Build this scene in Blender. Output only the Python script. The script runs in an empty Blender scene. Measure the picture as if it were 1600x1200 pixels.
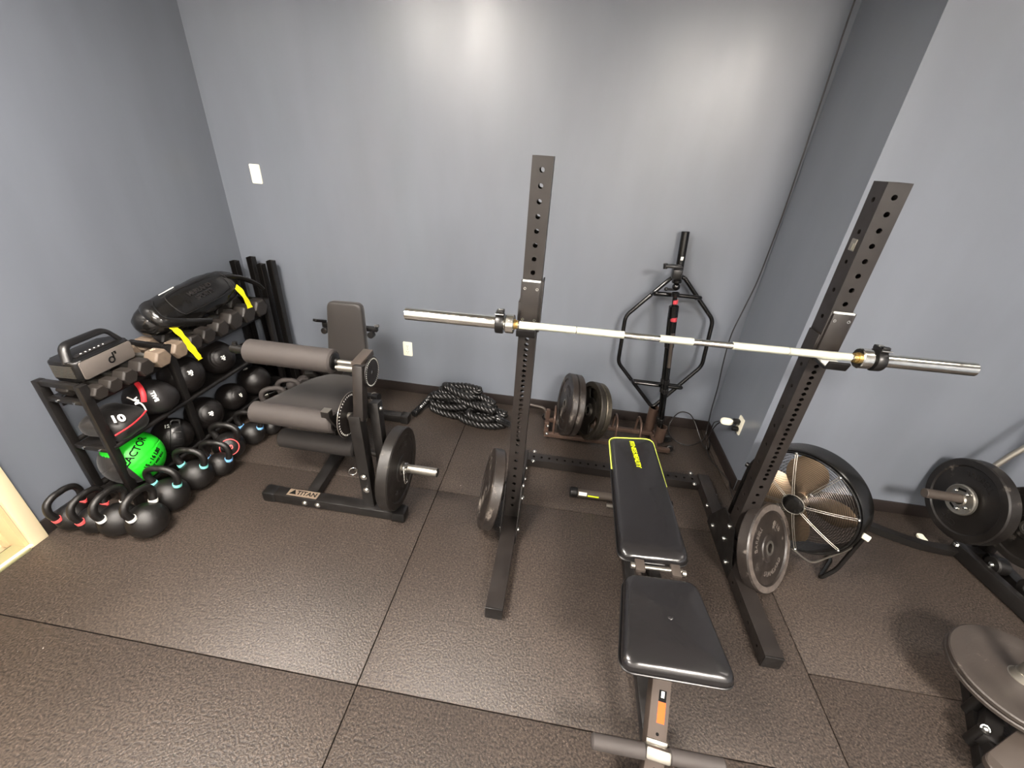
import bpy, bmesh, math, random
from mathutils import Vector, Matrix, Euler, noise
random.seed(7)
PI = math.pi
S = bpy.context.scene
COL = S.collection
V = Vector

# ------------------------------------------------------------------ camera
cam_d = bpy.data.cameras.new('camera')
cam = bpy.data.objects.new('camera', cam_d)
COL.objects.link(cam)
cr = V((0.98815402, 0.13927341, 0.06445586)); cu = V((-0.12451577, 0.48209474, 0.86722574)); cf = V((-0.08970765, 0.86497837, -0.49372559))
CM = Matrix((cr, cu, -cf)).transposed().to_4x4()
CM.translation = V((0, 0, 1.82))
cam.matrix_world = CM
cam_d.sensor_width = 36.0
cam_d.lens = 651.352 / 1600 * 36
cam_d.clip_start = 0.02
S.camera = cam

# ------------------------------------------------------------------ world, exposure
W = bpy.data.worlds.new('world'); S.world = W; W.use_nodes = True
W.node_tree.nodes['Background'].inputs[0].default_value = (0.9, 0.92, 1.0, 1)
W.node_tree.nodes['Background'].inputs[1].default_value = 0.02
S.view_settings.view_transform = 'Standard'
S.view_settings.look = 'None'
S.view_settings.gamma = 1
S.view_settings.use_curve_mapping = False
S.view_settings.exposure = 1.02

# ceiling light panels: x, y, size x, size y, strength (meshes are built below as fixtures; the third is an added fill light)
CEIL = 2.95
PANELS = [(-1.30, 0.38, 0.95, 0.75, 52, 0), (1.62, -1.35, 0.85, 0.85, 92, 0), (-1.5, -1.5, 1.2, 0.6, 34, 0), (2.55, 1.10, 0.5, 0.5, 8, 0)]


# ------------------------------------------------------------------ materials
def lin(c):
    return tuple(((v / 255) / 12.92 if v / 255 <= 0.04045 else ((v / 255 + 0.055) / 1.055) ** 2.4) for v in c)

def mat(name, rgb, rough=0.5, metal=0.0, spec=0.5, bump=0.0, bscale=200.0, var=0.0, vscale=8.0, rvar=0.0, rscale=6.0, stretch=None, emit=None, estr=0.0, sheen=0.0, coat=0.0):
    m = bpy.data.materials.new(name); m.use_nodes = True
    nt = m.node_tree; b = nt.nodes['Principled BSDF']
    col = lin(rgb) + (1,)
    b.inputs['Base Color'].default_value = col
    b.inputs['Roughness'].default_value = rough
    b.inputs['Metallic'].default_value = metal
    b.inputs['Specular IOR Level'].default_value = spec
    if coat: b.inputs['Coat Weight'].default_value = coat; b.inputs['Coat Roughness'].default_value = 0.15
    if sheen: b.inputs['Sheen Weight'].default_value = sheen
    tc = None
    if bump or var or rvar:
        tc = nt.nodes.new('ShaderNodeTexCoord')
        src = tc.outputs['Object']
        mp = nt.nodes.new('ShaderNodeMapping'); nt.links.new(src, mp.inputs[0])
        if stretch: mp.inputs['Scale'].default_value = stretch
    if bump:
        n = nt.nodes.new('ShaderNodeTexNoise'); n.inputs['Scale'].default_value = bscale; n.inputs['Detail'].default_value = 3
        nt.links.new(tc.outputs['Object'], n.inputs['Vector'])
        bp = nt.nodes.new('ShaderNodeBump'); bp.inputs['Strength'].default_value = bump; bp.inputs['Distance'].default_value = 0.003
        nt.links.new(n.outputs['Fac'], bp.inputs['Height']); nt.links.new(bp.outputs[0], b.inputs['Normal'])
    if var:
        n = nt.nodes.new('ShaderNodeTexNoise'); n.inputs['Scale'].default_value = vscale; n.inputs['Detail'].default_value = 5
        nt.links.new(mp.outputs[0], n.inputs['Vector'])
        r = nt.nodes.new('ShaderNodeValToRGB'); r.color_ramp.elements[0].position = 0.2; r.color_ramp.elements[1].position = 0.8; r.color_ramp.interpolation = 'EASE'
        r.color_ramp.elements[0].color = tuple(c * (1 - var) for c in col[:3]) + (1,)
        r.color_ramp.elements[1].color = tuple(min(1, c * (1 + var)) for c in col[:3]) + (1,)
        nt.links.new(n.outputs['Fac'], r.inputs[0]); nt.links.new(r.outputs[0], b.inputs['Base Color'])
    if rvar:
        n = nt.nodes.new('ShaderNodeTexNoise'); n.inputs['Scale'].default_value = rscale; n.inputs['Detail'].default_value = 4
        nt.links.new(mp.outputs[0], n.inputs['Vector'])
        r = nt.nodes.new('ShaderNodeMapRange'); r.interpolation_type = 'SMOOTHSTEP'; r.inputs['From Min'].default_value = 0.2; r.inputs['From Max'].default_value = 0.8
        r.inputs['To Min'].default_value = max(0.03, rough - rvar); r.inputs['To Max'].default_value = min(1, rough + rvar)
        nt.links.new(n.outputs['Fac'], r.inputs[0]); nt.links.new(r.outputs[0], b.inputs['Roughness'])
    if emit:
        b.inputs['Emission Color'].default_value = lin(emit) + (1,); b.inputs['Emission Strength'].default_value = estr
    return m

M = {}
M['wall'] = mat('wall_paint_blue_grey', (107, 112, 121), 0.335, spec=0.68, bump=0.06, bscale=260, var=0.05, vscale=3, rvar=0.045, rscale=2.4, stretch=(1.8, 1.8, 0.45))
M['base'] = mat('baseboard_vinyl', (34, 28, 26), 0.45, bump=0.03, bscale=60)
M['ceil'] = mat('ceiling_white', (205, 200, 192), 0.9, bump=0.1, bscale=90)
M['blacksteel'] = mat('black_powder_coat', (20, 18, 17), 0.4, spec=0.5, bump=0.07, bscale=700, var=0.18, vscale=14, rvar=0.1, rscale=20)
M['brownsteel'] = mat('worn_brown_black_powder_coat', (30, 26, 24), 0.41, spec=0.5, bump=0.08, bscale=600, var=0.22, vscale=10, rvar=0.11, rscale=14)
M['greysteel'] = mat('taupe_powder_coat', (64, 57, 52), 0.42, bump=0.04, bscale=500)
M['gloss'] = mat('gloss_black_enamel', (9, 9, 9), 0.16, spec=0.6, rvar=0.08, rscale=30)
M['dark'] = mat('dark_opening', (8, 8, 8), 0.8, spec=0.15)
M['plastic'] = mat('black_plastic', (15, 14, 14), 0.35, bump=0.03, bscale=400)
M['chrome'] = mat('bright_chrome', (222, 222, 216), 0.16, 1.0, rvar=0.10, rscale=40)
M['knurl'] = mat('knurled_steel', (228, 230, 214), 0.42, 0.75, bump=0.6, bscale=1500)
M['zinc'] = mat('zinc_bolt', (200, 200, 196), 0.24, 1.0)
M['steelgrey'] = mat('satin_grey_steel', (150, 146, 138), 0.38, 0.9, rvar=0.09, rscale=30)
M['brass'] = mat('brass_bushing', (190, 160, 100), 0.3, 0.9)
M['vinyl'] = mat('black_leather_vinyl', (25, 24, 25), 0.24, spec=0.65, bump=0.8, bscale=11, rvar=0.03, rscale=9)
M['postbrown'] = mat('taupe_bench_post', (66, 57, 51), 0.62, spec=0.25, bump=0.04, bscale=500)
M['vinyl2'] = mat('matte_black_vinyl', (28, 26, 26), 0.42, spec=0.5, bump=0.12, bscale=160, rvar=0.05)
M['upholstery'] = mat('brown_black_upholstery', (35, 31, 29), 0.55, bump=0.08, bscale=500, sheen=0.15)
M['foam'] = mat('grey_brown_foam', (55, 50, 48), 0.7, bump=0.12, bscale=900, var=0.05, vscale=20)
M['foamdark'] = mat('dark_foam', (27, 23, 22), 0.75, bump=0.12, bscale=900)
M['bumper'] = mat('black_rubber_bumper', (24, 21, 19), 0.42, spec=0.45, bump=0.12, bscale=120, var=0.25, vscale=9, rvar=0.12, rscale=10)
M['bumperold'] = mat('scuffed_rubber_bumper', (36, 31, 28), 0.42, spec=0.5, bump=0.15, bscale=90, var=0.35, vscale=12, rvar=0.12, rscale=9)
M['scuff'] = mat('grey_scuff_rubber', (86, 79, 74), 0.4, bump=0.2, bscale=80, var=0.4, vscale=30)
M['iron'] = mat('old_black_iron', (52, 48, 43), 0.42, 0.55, bump=0.25, bscale=180, var=0.3, vscale=20, rvar=0.12)
M['ironrim'] = mat('worn_silver_rim', (90, 84, 74), 0.35, 0.85, bump=0.3, bscale=150, var=0.35, vscale=40)
M['dull'] = mat('matte_iron_plate', (54, 48, 44), 0.5, 0.1, bump=0.15, bscale=120, var=0.15, vscale=12)
M['bronze'] = mat('bronze_paint', (84, 67, 58), 0.36, 0.35, bump=0.04, bscale=300, var=0.12, vscale=20)
M['kettle'] = mat('kettlebell_powder', (19, 17, 16), 0.36, bump=0.35, bscale=420, rvar=0.06, rscale=20)
M['ball'] = mat('slam_ball_rubber', (21, 18, 17), 0.37, bump=0.2, bscale=420, var=0.12, vscale=16, rvar=0.07, rscale=14)
M['hex'] = mat('hex_rubber', (38, 34, 31), 0.5, bump=0.15, bscale=300, var=0.12, vscale=20)
M['hexcream'] = mat('worn_beige_hex', (112, 98, 84), 0.5, bump=0.2, bscale=200, var=0.15, vscale=25)
M['hexhi'] = mat('cream_label', (226, 212, 188), 0.5)
M['bag'] = mat('shiny_black_leather', (18, 17, 16), 0.19, spec=0.6, bump=0.35, bscale=34, rvar=0.06, rscale=10)
M['cloth'] = mat('black_nylon', (20, 17, 16), 0.55, bump=0.4, bscale=60, sheen=0.1)
M['yellow'] = mat('yellow_webbing', (250, 236, 14), 0.6, bump=0.3, bscale=500)
M['green'] = mat('green_vinyl', (30, 190, 34), 0.45, bump=0.1, bscale=300)
M['white'] = mat('white_print', (228, 228, 222), 0.6, spec=0.3)
M['plate'] = mat('ivory_plastic', (240, 236, 216), 0.35)
M['red'] = mat('red_trim', (196, 44, 52), 0.5)
M['pink'] = mat('coral_band', (232, 88, 88), 0.45)
M['orange'] = mat('orange_label', (232, 84, 36), 0.7, spec=0.15)
M['teal'] = mat('aqua_band', (130, 222, 214), 0.45)
M['skyblue'] = mat('sky_blue_band', (120, 180, 238), 0.45)
M['neon'] = mat('neon_yellow', (214, 234, 24), 0.5)
M['lime'] = mat('neon_piping', (206, 222, 90), 0.5)
M['silver'] = mat('speaker_silver_grille', (124, 116, 110), 0.45, 0.3, bump=0.4, bscale=1400)
M['wood'] = mat('pale_cream_trim', (238, 222, 184), 0.5, var=0.05, vscale=6, stretch=(1, 1, 0.2), bump=0.05, bscale=40)
M['woodd'] = mat('tan_jamb', (206, 172, 132), 0.55, var=0.1, vscale=5, stretch=(1, 1, 0.15))
M['oak'] = mat('sunlit_oak_floor', (222, 196, 152), 0.45, var=0.12, vscale=6, stretch=(0.3, 3, 1))
M['thresh'] = mat('grey_green_threshold', (142, 140, 104), 0.5)
M['paleside'] = mat('pale_bounce_wall', (206, 204, 200), 0.7)  # pale paint chosen to bounce fill light off the unseen front wall
M['offwall'] = mat('hall_wall', (226, 214, 190), 0.8)
M['rope'] = mat('black_rope_fibre', (17, 16, 15), 0.36, spec=0.6)
M['ropetape'] = mat('rope_heat_shrink', (20, 20, 20), 0.16, spec=0.7, bump=0.5, bscale=60)
M['cord'] = mat('black_cord', (26, 24, 24), 0.4)
M['alu'] = mat('brushed_fan_aluminium', (158, 138, 116), 0.37, 0.9, rvar=0.08)
M['fanblack'] = mat('fan_black_enamel', (13, 12, 11), 0.22, spec=0.6)
M['wire'] = mat('fan_guard_wire', (48, 44, 40), 0.28, 0.7)
M['maroon'] = mat('maroon_grip', (90, 28, 30), 0.4)
M['redbit'] = mat('red_anodised', (200, 70, 80), 0.35, 0.3)
M['lamp'] = mat('lamp_diffuser', (255, 255, 255), 0.5)


def add_scuffs(m, rgb, scale, lo, hi):
    nt = m.node_tree; b = nt.nodes['Principled BSDF']; L = nt.links
    src = b.inputs['Base Color'].links[0].from_socket
    tc = nt.nodes.new('ShaderNodeTexCoord'); n = nt.nodes.new('ShaderNodeTexNoise'); n.inputs['Scale'].default_value = scale; n.inputs['Detail'].default_value = 6; n.inputs['Roughness'].default_value = 0.65
    L.new(tc.outputs['Object'], n.inputs['Vector'])
    r = nt.nodes.new('ShaderNodeValToRGB'); r.color_ramp.elements[0].position = lo; r.color_ramp.elements[1].position = hi
    L.new(n.outputs['Fac'], r.inputs[0]); mx = nt.nodes.new('ShaderNodeMixRGB'); mx.inputs[2].default_value = lin(rgb) + (1,)
    L.new(r.outputs[0], mx.inputs[0]); L.new(src, mx.inputs[1]); L.new(mx.outputs[0], b.inputs['Base Color'])
add_scuffs(M['bumperold'], (128, 120, 112), 9, 0.58, 0.70)
add_scuffs(M['bumper'], (92, 86, 80), 11, 0.63, 0.74)
add_scuffs(M['dull'], (120, 112, 104), 12, 0.62, 0.74)

def floor_mat():
    m = bpy.data.materials.new('flecked_rubber_mat'); m.use_nodes = True
    nt = m.node_tree; b = nt.nodes['Principled BSDF']; L = nt.links
    tc = nt.nodes.new('ShaderNodeTexCoord')
    big = nt.nodes.new('ShaderNodeTexNoise'); big.inputs['Scale'].default_value = 1.3; big.inputs['Detail'].default_value = 5; L.new(tc.outputs['Object'], big.inputs['Vector'])
    r0 = nt.nodes.new('ShaderNodeValToRGB'); r0.color_ramp.elements[0].position = 0.35; r0.color_ramp.elements[1].position = 0.68
    r0.color_ramp.elements[0].color = lin((48, 42, 38)) + (1,); r0.color_ramp.elements[1].color = lin((58, 51, 46)) + (1,)
    L.new(big.outputs['Fac'], r0.inputs[0])
    grain = nt.nodes.new('ShaderNodeTexNoise'); grain.inputs['Scale'].default_value = 120; grain.inputs['Detail'].default_value = 3; L.new(tc.outputs['Object'], grain.inputs['Vector'])
    r1 = nt.nodes.new('ShaderNodeValToRGB'); r1.color_ramp.elements[0].position = 0.35; r1.color_ramp.elements[1].position = 0.68
    r1.color_ramp.elements[0].color = (0.38, 0.38, 0.38, 1); r1.color_ramp.elements[1].color = (1.85, 1.78, 1.72, 1)
    L.new(grain.outputs['Fac'], r1.inputs[0])
    mx = nt.nodes.new('ShaderNodeMixRGB'); mx.blend_type = 'MULTIPLY'; mx.inputs[0].default_value = 1
    L.new(r0.outputs[0], mx.inputs[1]); L.new(r1.outputs[0], mx.inputs[2])
    vo = nt.nodes.new('ShaderNodeTexVoronoi'); vo.inputs['Scale'].default_value = 11; L.new(tc.outputs['Object'], vo.inputs['Vector'])
    r2 = nt.nodes.new('ShaderNodeValToRGB'); r2.color_ramp.elements[0].position = 0.0; r2.color_ramp.elements[1].position = 0.035
    r2.color_ramp.elements[0].color = (1, 1, 1, 1); r2.color_ramp.elements[1].color = (0, 0, 0, 1); L.new(vo.outputs['Distance'], r2.inputs[0])
    wn = nt.nodes.new('ShaderNodeSeparateColor'); L.new(vo.outputs['Color'], wn.inputs[0])
    gt = nt.nodes.new('ShaderNodeMath'); gt.operation = 'GREATER_THAN'; gt.inputs[1].default_value = 0.86; L.new(wn.outputs[0], gt.inputs[0])
    mu = nt.nodes.new('ShaderNodeMath'); mu.operation = 'MULTIPLY'; L.new(gt.outputs[0], mu.inputs[0]); L.new(r2.outputs[0], mu.inputs[1])
    m2 = nt.nodes.new('ShaderNodeMixRGB'); m2.inputs[2].default_value = lin((205, 198, 188)) + (1,)
    L.new(mu.outputs[0], m2.inputs[0]); L.new(mx.outputs[0], m2.inputs[1])
    # pale crumb flecks pressed into the rubber
    vf = nt.nodes.new('ShaderNodeTexVoronoi'); vf.inputs['Scale'].default_value = 95; L.new(tc.outputs['Object'], vf.inputs['Vector'])
    rf = nt.nodes.new('ShaderNodeValToRGB'); rf.color_ramp.elements[0].position = 0.10; rf.color_ramp.elements[1].position = 0.24
    rf.color_ramp.elements[0].color = (0.5, 0.5, 0.5, 1); rf.color_ramp.elements[1].color = (0, 0, 0, 1); L.new(vf.outputs['Distance'], rf.inputs[0])
    sf = nt.nodes.new('ShaderNodeSeparateColor'); L.new(vf.outputs['Color'], sf.inputs[0])
    gf = nt.nodes.new('ShaderNodeMath'); gf.operation = 'GREATER_THAN'; gf.inputs[1].default_value = 0.45; L.new(sf.outputs[0], gf.inputs[0])
    mf = nt.nodes.new('ShaderNodeMath'); mf.operation = 'MULTIPLY'; L.new(gf.outputs[0], mf.inputs[0]); L.new(rf.outputs[0], mf.inputs[1])
    m3 = nt.nodes.new('ShaderNodeMixRGB'); m3.inputs[2].default_value = lin((118, 106, 98)) + (1,)
    L.new(mf.outputs[0], m3.inputs[0]); L.new(m2.outputs[0], m3.inputs[1])
    L.new(m3.outputs[0], b.inputs['Base Color'])
    b.inputs['Roughness'].default_value = 0.46
    b.inputs['Specular IOR Level'].default_value = 0.45
    bp = nt.nodes.new('ShaderNodeBump'); bp.inputs['Strength'].default_value = 0.8; bp.inputs['Distance'].default_value = 0.003
    L.new(grain.outputs['Fac'], bp.inputs['Height']); L.new(bp.outputs[0], b.inputs['Normal'])
    return m
M['floor'] = floor_mat()


# ------------------------------------------------------------------ geometry helpers
def frame(o, z, up=(0, 0, 1)):
    """matrix with local z along `z`, local y near `up`"""
    z = V(z).normalized(); up = V(up)
    x = up.cross(z)
    if x.length < 1e-4: x = V((1, 0, 0)) if abs(z.x) < 0.9 else V((0, 1, 0)); x = (x - z * x.dot(z))
    x.normalize(); y = z.cross(x)
    m = Matrix((x, y, z)).transposed().to_4x4(); m.translation = V(o)
    return m

def catmull(pts, n=8, closed=False):
    P = [V(p) for p in pts]; out = []
    N = len(P); seg = N if closed else N - 1
    for i in range(seg):
        if closed: a, b, c, d = P[(i - 1) % N], P[i], P[(i + 1) % N], P[(i + 2) % N]
        else: a, b, c, d = P[max(i - 1, 0)], P[i], P[i + 1], P[min(i + 2, N - 1)]
        for k in range(n):
            t = k / n
            out.append(0.5 * ((2 * b) + (c - a) * t + (2 * a - 5 * b + 4 * c - d) * t * t + (3 * b - a - 3 * c + d) * t ** 3))
    if not closed: out.append(P[-1])
    return out

def fillet(pts, r, n=5, closed=False):
    P = [V(p) for p in pts]; out = []; N = len(P)
    for i in range(N):
        if not closed and i in (0, N - 1): out.append(P[i]); continue
        a, b, c = P[(i - 1) % N], P[i], P[(i + 1) % N]
        d1 = min(r, (a - b).length * 0.45); d2 = min(r, (c - b).length * 0.45)
        s = b + (a - b).normalized() * d1; e = b + (c - b).normalized() * d2
        for k in range(n + 1):
            t = k / n; out.append((1 - t) ** 2 * s + 2 * t * (1 - t) * b + t * t * e)
    return out

class G:
    def __init__(s): s.bm = bmesh.new(); s.mi = 0
    def face(s, vs):
        try:
            f = s.bm.faces.new(vs); f.material_index = s.mi; return f
        except ValueError: return None
    def box(s, c, size, rot=None, bevel=0.0, M4=None):
        hx, hy, hz = [v / 2 for v in size]
        R = (Euler(rot).to_matrix().to_4x4() if rot else Matrix.Identity(4))
        T = Matrix.Translation(V(c)) @ R
        if M4 is not None: T = M4 @ T
        vs = [s.bm.verts.new(T @ V((x * hx, y * hy, z * hz))) for x in (-1, 1) for y in (-1, 1) for z in (-1, 1)]
        fs = [s.face([vs[i] for i in q]) for q in ((0, 1, 3, 2), (4, 6, 7, 5), (0, 4, 5, 1), (2, 3, 7, 6), (0, 2, 6, 4), (1, 5, 7, 3))]
        if bevel:
            es = set(e for f in fs for e in f.edges)
            r = bmesh.ops.bevel(s.bm, geom=list(es), offset=bevel, segments=2, affect='EDGES', profile=0.5)
            for f in r['faces']: f.material_index = s.mi
        return s
    def bar(s, p0, p1, w, h, up=(0, 0, 1), bevel=0.003):
        p0, p1 = V(p0), V(p1)
        return s.box((0, 0, (p1 - p0).length / 2), (w, h, (p1 - p0).length), bevel=bevel, M4=frame(p0, p1 - p0, up))
    def ring_strip(s, rings, closed_ring=True, cap0=False, cap1=False, loop=False):
        n = len(rings[0]); m = len(rings)
        for i in range(m if loop else m - 1):
            a, b = rings[i], rings[(i + 1) % m]
            for j in range(n if closed_ring else n - 1):
                k = (j + 1) % n; q = [a[j], a[k], b[k], b[j]]; u = []
                for v in q:
                    if v not in u: u.append(v)
                if len(u) > 2: s.face(u)
        if cap0: s.face(list(reversed(rings[0])))
        if cap1: s.face(rings[-1])
    def tube(s, pts, r, n=12, closed=False, caps=True, radii=None, flat=None):
        P = [V(p) for p in pts]; N = len(P); rings = []
        t = (P[1] - P[0]).normalized(); u = t.orthogonal().normalized()
        if flat is not None: u = (V(flat) - t * V(flat).dot(t)).normalized()
        for i in range(N):
            if closed: d = P[(i + 1) % N] - P[(i - 1) % N]
            else: d = P[min(i + 1, N - 1)] - P[max(i - 1, 0)]
            d = d.normalized() if d.length > 1e-9 else t
            u = u - d * u.dot(d)
            u = u.normalized() if u.length > 1e-6 else d.orthogonal().normalized()
            w = d.cross(u); rr = radii[min(i, len(radii) - 1)] if radii else r
            a, b = (rr if isinstance(rr, tuple) else (rr, rr))
            rings.append([s.bm.verts.new(P[i] + u * (math.cos(2 * PI * k / n) * a) + w * (math.sin(2 * PI * k / n) * b)) for k in range(n)])
        s.ring_strip(rings, cap0=caps and not closed, cap1=caps and not closed, loop=closed)
        return s
    def cyl(s, p0, p1, r, r1=None, n=24, bevel=0.0):
        p0, p1 = V(p0), V(p1); L = (p1 - p0).length; r1 = r if r1 is None else r1
        b = bevel
        prof = [(0, 0), (r - b, 0), (r, b), (r1, L - b), (r1 - b, L), (0, L)] if b else [(0, 0), (r, 0), (r1, L), (0, L)]
        return s.lathe(prof, p0, p1 - p0, n)
    def lathe(s, prof, o, ax, n=32, up=(0, 0, 1), loop=False):
        F = frame(o, ax, up); rings = []
        for (r, h) in prof:
            if r < 1e-6:
                v = s.bm.verts.new(F @ V((0, 0, h))); rings.append([v] * n)
            else:
                rings.append([s.bm.verts.new(F @ V((r * math.cos(2 * PI * k / n), r * math.sin(2 * PI * k / n), h))) for k in range(n)])
        s.ring_strip(rings, loop=loop)
        return s
    def torus(s, c, ax, R, r, n=40, m=8):
        return s.lathe([(R + r * math.cos(2 * PI * k / m), r * math.sin(2 * PI * k / m)) for k in range(m)], c, ax, n, loop=True)
    def ellip(s, c, rad, rot=None, e=(1, 1), nu=32, nv=18, wob=0.0, wsc=8.0, M4=None, seed=0):
        """superellipsoid: e<1 boxier"""
        T = Matrix.Translation(V(c)) @ (Euler(rot).to_matrix().to_4x4() if rot else Matrix.Identity(4))
        if M4 is not None: T = M4 @ T
        pw = lambda v, p: math.copysign(abs(v) ** p, v)
        rings = []
        for i in range(nv + 1):
            a = -PI / 2 + PI * i / nv; row = []
            if i in (0, nv):
                v = s.bm.verts.new(T @ V((0, 0, rad[2] * (1 if i else -1)))); rings.append([v] * nu); continue
            for j in range(nu):
                t = 2 * PI * j / nu
                p = V((rad[0] * pw(math.cos(a), e[0]) * pw(math.cos(t), e[1]), rad[1] * pw(math.cos(a), e[0]) * pw(math.sin(t), e[1]), rad[2] * pw(math.sin(a), e[0])))
                if wob: p += p.normalized() * wob * noise.noise(p * wsc + V((seed, seed * 2.3, 0)))
                row.append(s.bm.verts.new(T @ p))
            rings.append(row)
        s.ring_strip(rings)
        return s
    def prism(s, poly, depth, M4, bevel=0.0):
        """poly in local xy, extruded 0..depth along local z"""
        a = [s.bm.verts.new(M4 @ V((x, y, 0))) for x, y in poly]; b = [s.bm.verts.new(M4 @ V((x, y, depth))) for x, y in poly]
        f0 = s.face(list(reversed(a))); f1 = s.face(b); n = len(poly)
        fs = [s.face([a[i], a[(i + 1) % n], b[(i + 1) % n], b[i]]) for i in range(n)]
        if bevel:
            es = set(list(f0.edges) + list(f1.edges))
            r = bmesh.ops.bevel(s.bm, geom=list(es), offset=bevel, segments=3, affect='EDGES', profile=0.5)
            for f in r['faces']: f.material_index = s.mi
        return s
    def holed(s, M4, w, L, holes, r, t=0.004):
        """plate in local xy: x in +-w/2, y in 0..L, z in 0..t, round through holes on the centre line"""
        holes = sorted(h for h in holes if r * 1.3 < h < L - r * 1.3)
        ys = [0.0]; cells = []
        for i, h in enumerate(holes):
            lo = h - w / 2 if i == 0 else max(h - w / 2, (holes[i - 1] + h) / 2)
            hi = h + w / 2 if i == len(holes) - 1 else min(h + w / 2, (holes[i + 1] + h) / 2)
            lo = max(lo, 0.0); hi = min(hi, L)
            cells.append((lo, hi, h))
        def quad(y0, y1):
            if y1 - y0 < 1e-6: return
            for z in (0, t):
                q = [s.bm.verts.new(M4 @ V(p)) for p in ((-w / 2, y0, z), (w / 2, y0, z), (w / 2, y1, z), (-w / 2, y1, z))]
                s.face(q if z else list(reversed(q)))
        y = 0.0
        for lo, hi, h in cells:
            quad(y, lo); y = hi
            sq = []
            for k in range(4): sq.append((-w / 2 + w * k / 4, lo))
            for k in range(4): sq.append((w / 2, lo + (hi - lo) * k / 4))
            for k in range(4): sq.append((w / 2 - w * k / 4, hi))
            for k in range(4): sq.append((-w / 2, hi - (hi - lo) * k / 4))
            rings = []
            cs = []
            for (x, yy) in sq:
                a = math.atan2(yy - h, x); cs.append((r * math.cos(a), h + r * math.sin(a)))
            for z, ring in ((t, sq), (t, cs), (0, cs), (0, sq)):
                rings.append([s.bm.verts.new(M4 @ V((x, yy, z))) for x, yy in ring])
            s.ring_strip(rings)
        quad(y, L)
        for x in (-w / 2, w / 2):
            q = [s.bm.verts.new(M4 @ V(p)) for p in ((x, 0, 0), (x, L, 0), (x, L, t), (x, 0, t))]
            s.face(q)
        return s
    def build(s, name, mats, parent=None, loc=None, smooth=38, flat=False, **props):
        me = bpy.data.meshes.new(name)
        bmesh.ops.remove_doubles(s.bm, verts=s.bm.verts, dist=1e-6)
        bmesh.ops.recalc_face_normals(s.bm, faces=s.bm.faces)
        off = V(loc) if loc is not None else V((0, 0, 0))
        p = parent
        while p is not None: off = off + p.location; p = p.parent
        if off.length: bmesh.ops.translate(s.bm, verts=s.bm.verts, vec=-off)
        lim = math.radians(smooth)
        for f in s.bm.faces: f.smooth = not flat
        for e in s.bm.edges:
            if len(e.link_faces) == 2 and e.calc_face_angle(0) > lim: e.smooth = False
        s.bm.to_mesh(me); s.bm.free()
        if not isinstance(mats, (list, tuple)): mats = [mats]
        for m in mats: me.materials.append(M[m])
        o = bpy.data.objects.new(name, me); COL.objects.link(o)
        if parent is not None: o.parent = parent
        if loc is not None: o.location = V(loc)
        for k, v in props.items(): o[k] = v
        return o

def tag(o, label, cat, group=None):
    o['label'] = label; o['category'] = cat
    if group: o['group'] = group
    return o

def thing(name, loc, label, cat, group=None):
    o = bpy.data.objects.new(name, None); COL.objects.link(o)
    o.location = V(loc); o.empty_display_size = 0.05
    return tag(o, label, cat, group)

def part(g, name, mats, parent, **kw): return g.build(name, mats, parent, **kw)

def text(body, size, fn, mt, parent, name='lettering', extrude=0.0006, bold=0.0, align='CENTER', sub=0, space=1.0):
    cu_ = bpy.data.curves.new('t', 'FONT'); cu_.body = body; cu_.size = size; cu_.extrude = extrude; cu_.align_x = align; cu_.align_y = 'CENTER'
    cu_.offset = bold; cu_.space_character = space
    cu_.resolution_u = 3
    o = bpy.data.objects.new('t', cu_); COL.objects.link(o); bpy.context.view_layer.update()
    me = bpy.data.meshes.new_from_object(o.evaluated_get(bpy.context.evaluated_depsgraph_get()))
    bpy.data.objects.remove(o)
    g = G(); g.bm.from_mesh(me); bpy.data.meshes.remove(me)
    for f in g.bm.faces: f.material_index = 0
    for _ in range(sub):
        bmesh.ops.triangulate(g.bm, faces=g.bm.faces)
        bmesh.ops.subdivide_edges(g.bm, edges=[e for e in g.bm.edges if e.calc_length() > size * 0.25], cuts=1)
    for v in g.bm.verts: v.co = fn(v.co.copy())
    return g.build(name, mt, parent)

def rrect(w, h, r, n=5):
    out = []
    for cx, cy, a0 in ((w / 2 - r, h / 2 - r, 0), (-w / 2 + r, h / 2 - r, 90), (-w / 2 + r, -h / 2 + r, 180), (w / 2 - r, -h / 2 + r, 270)):
        for k in range(n + 1):
            a = math.radians(a0 + 90 * k / n); out.append((cx + r * math.cos(a), cy + r * math.sin(a)))
    return out

def round_poly(pts, r, n=5):
    return [(p.x, p.y) for p in fillet([(x, y, 0) for x, y in pts], r, n, closed=True)]

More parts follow.
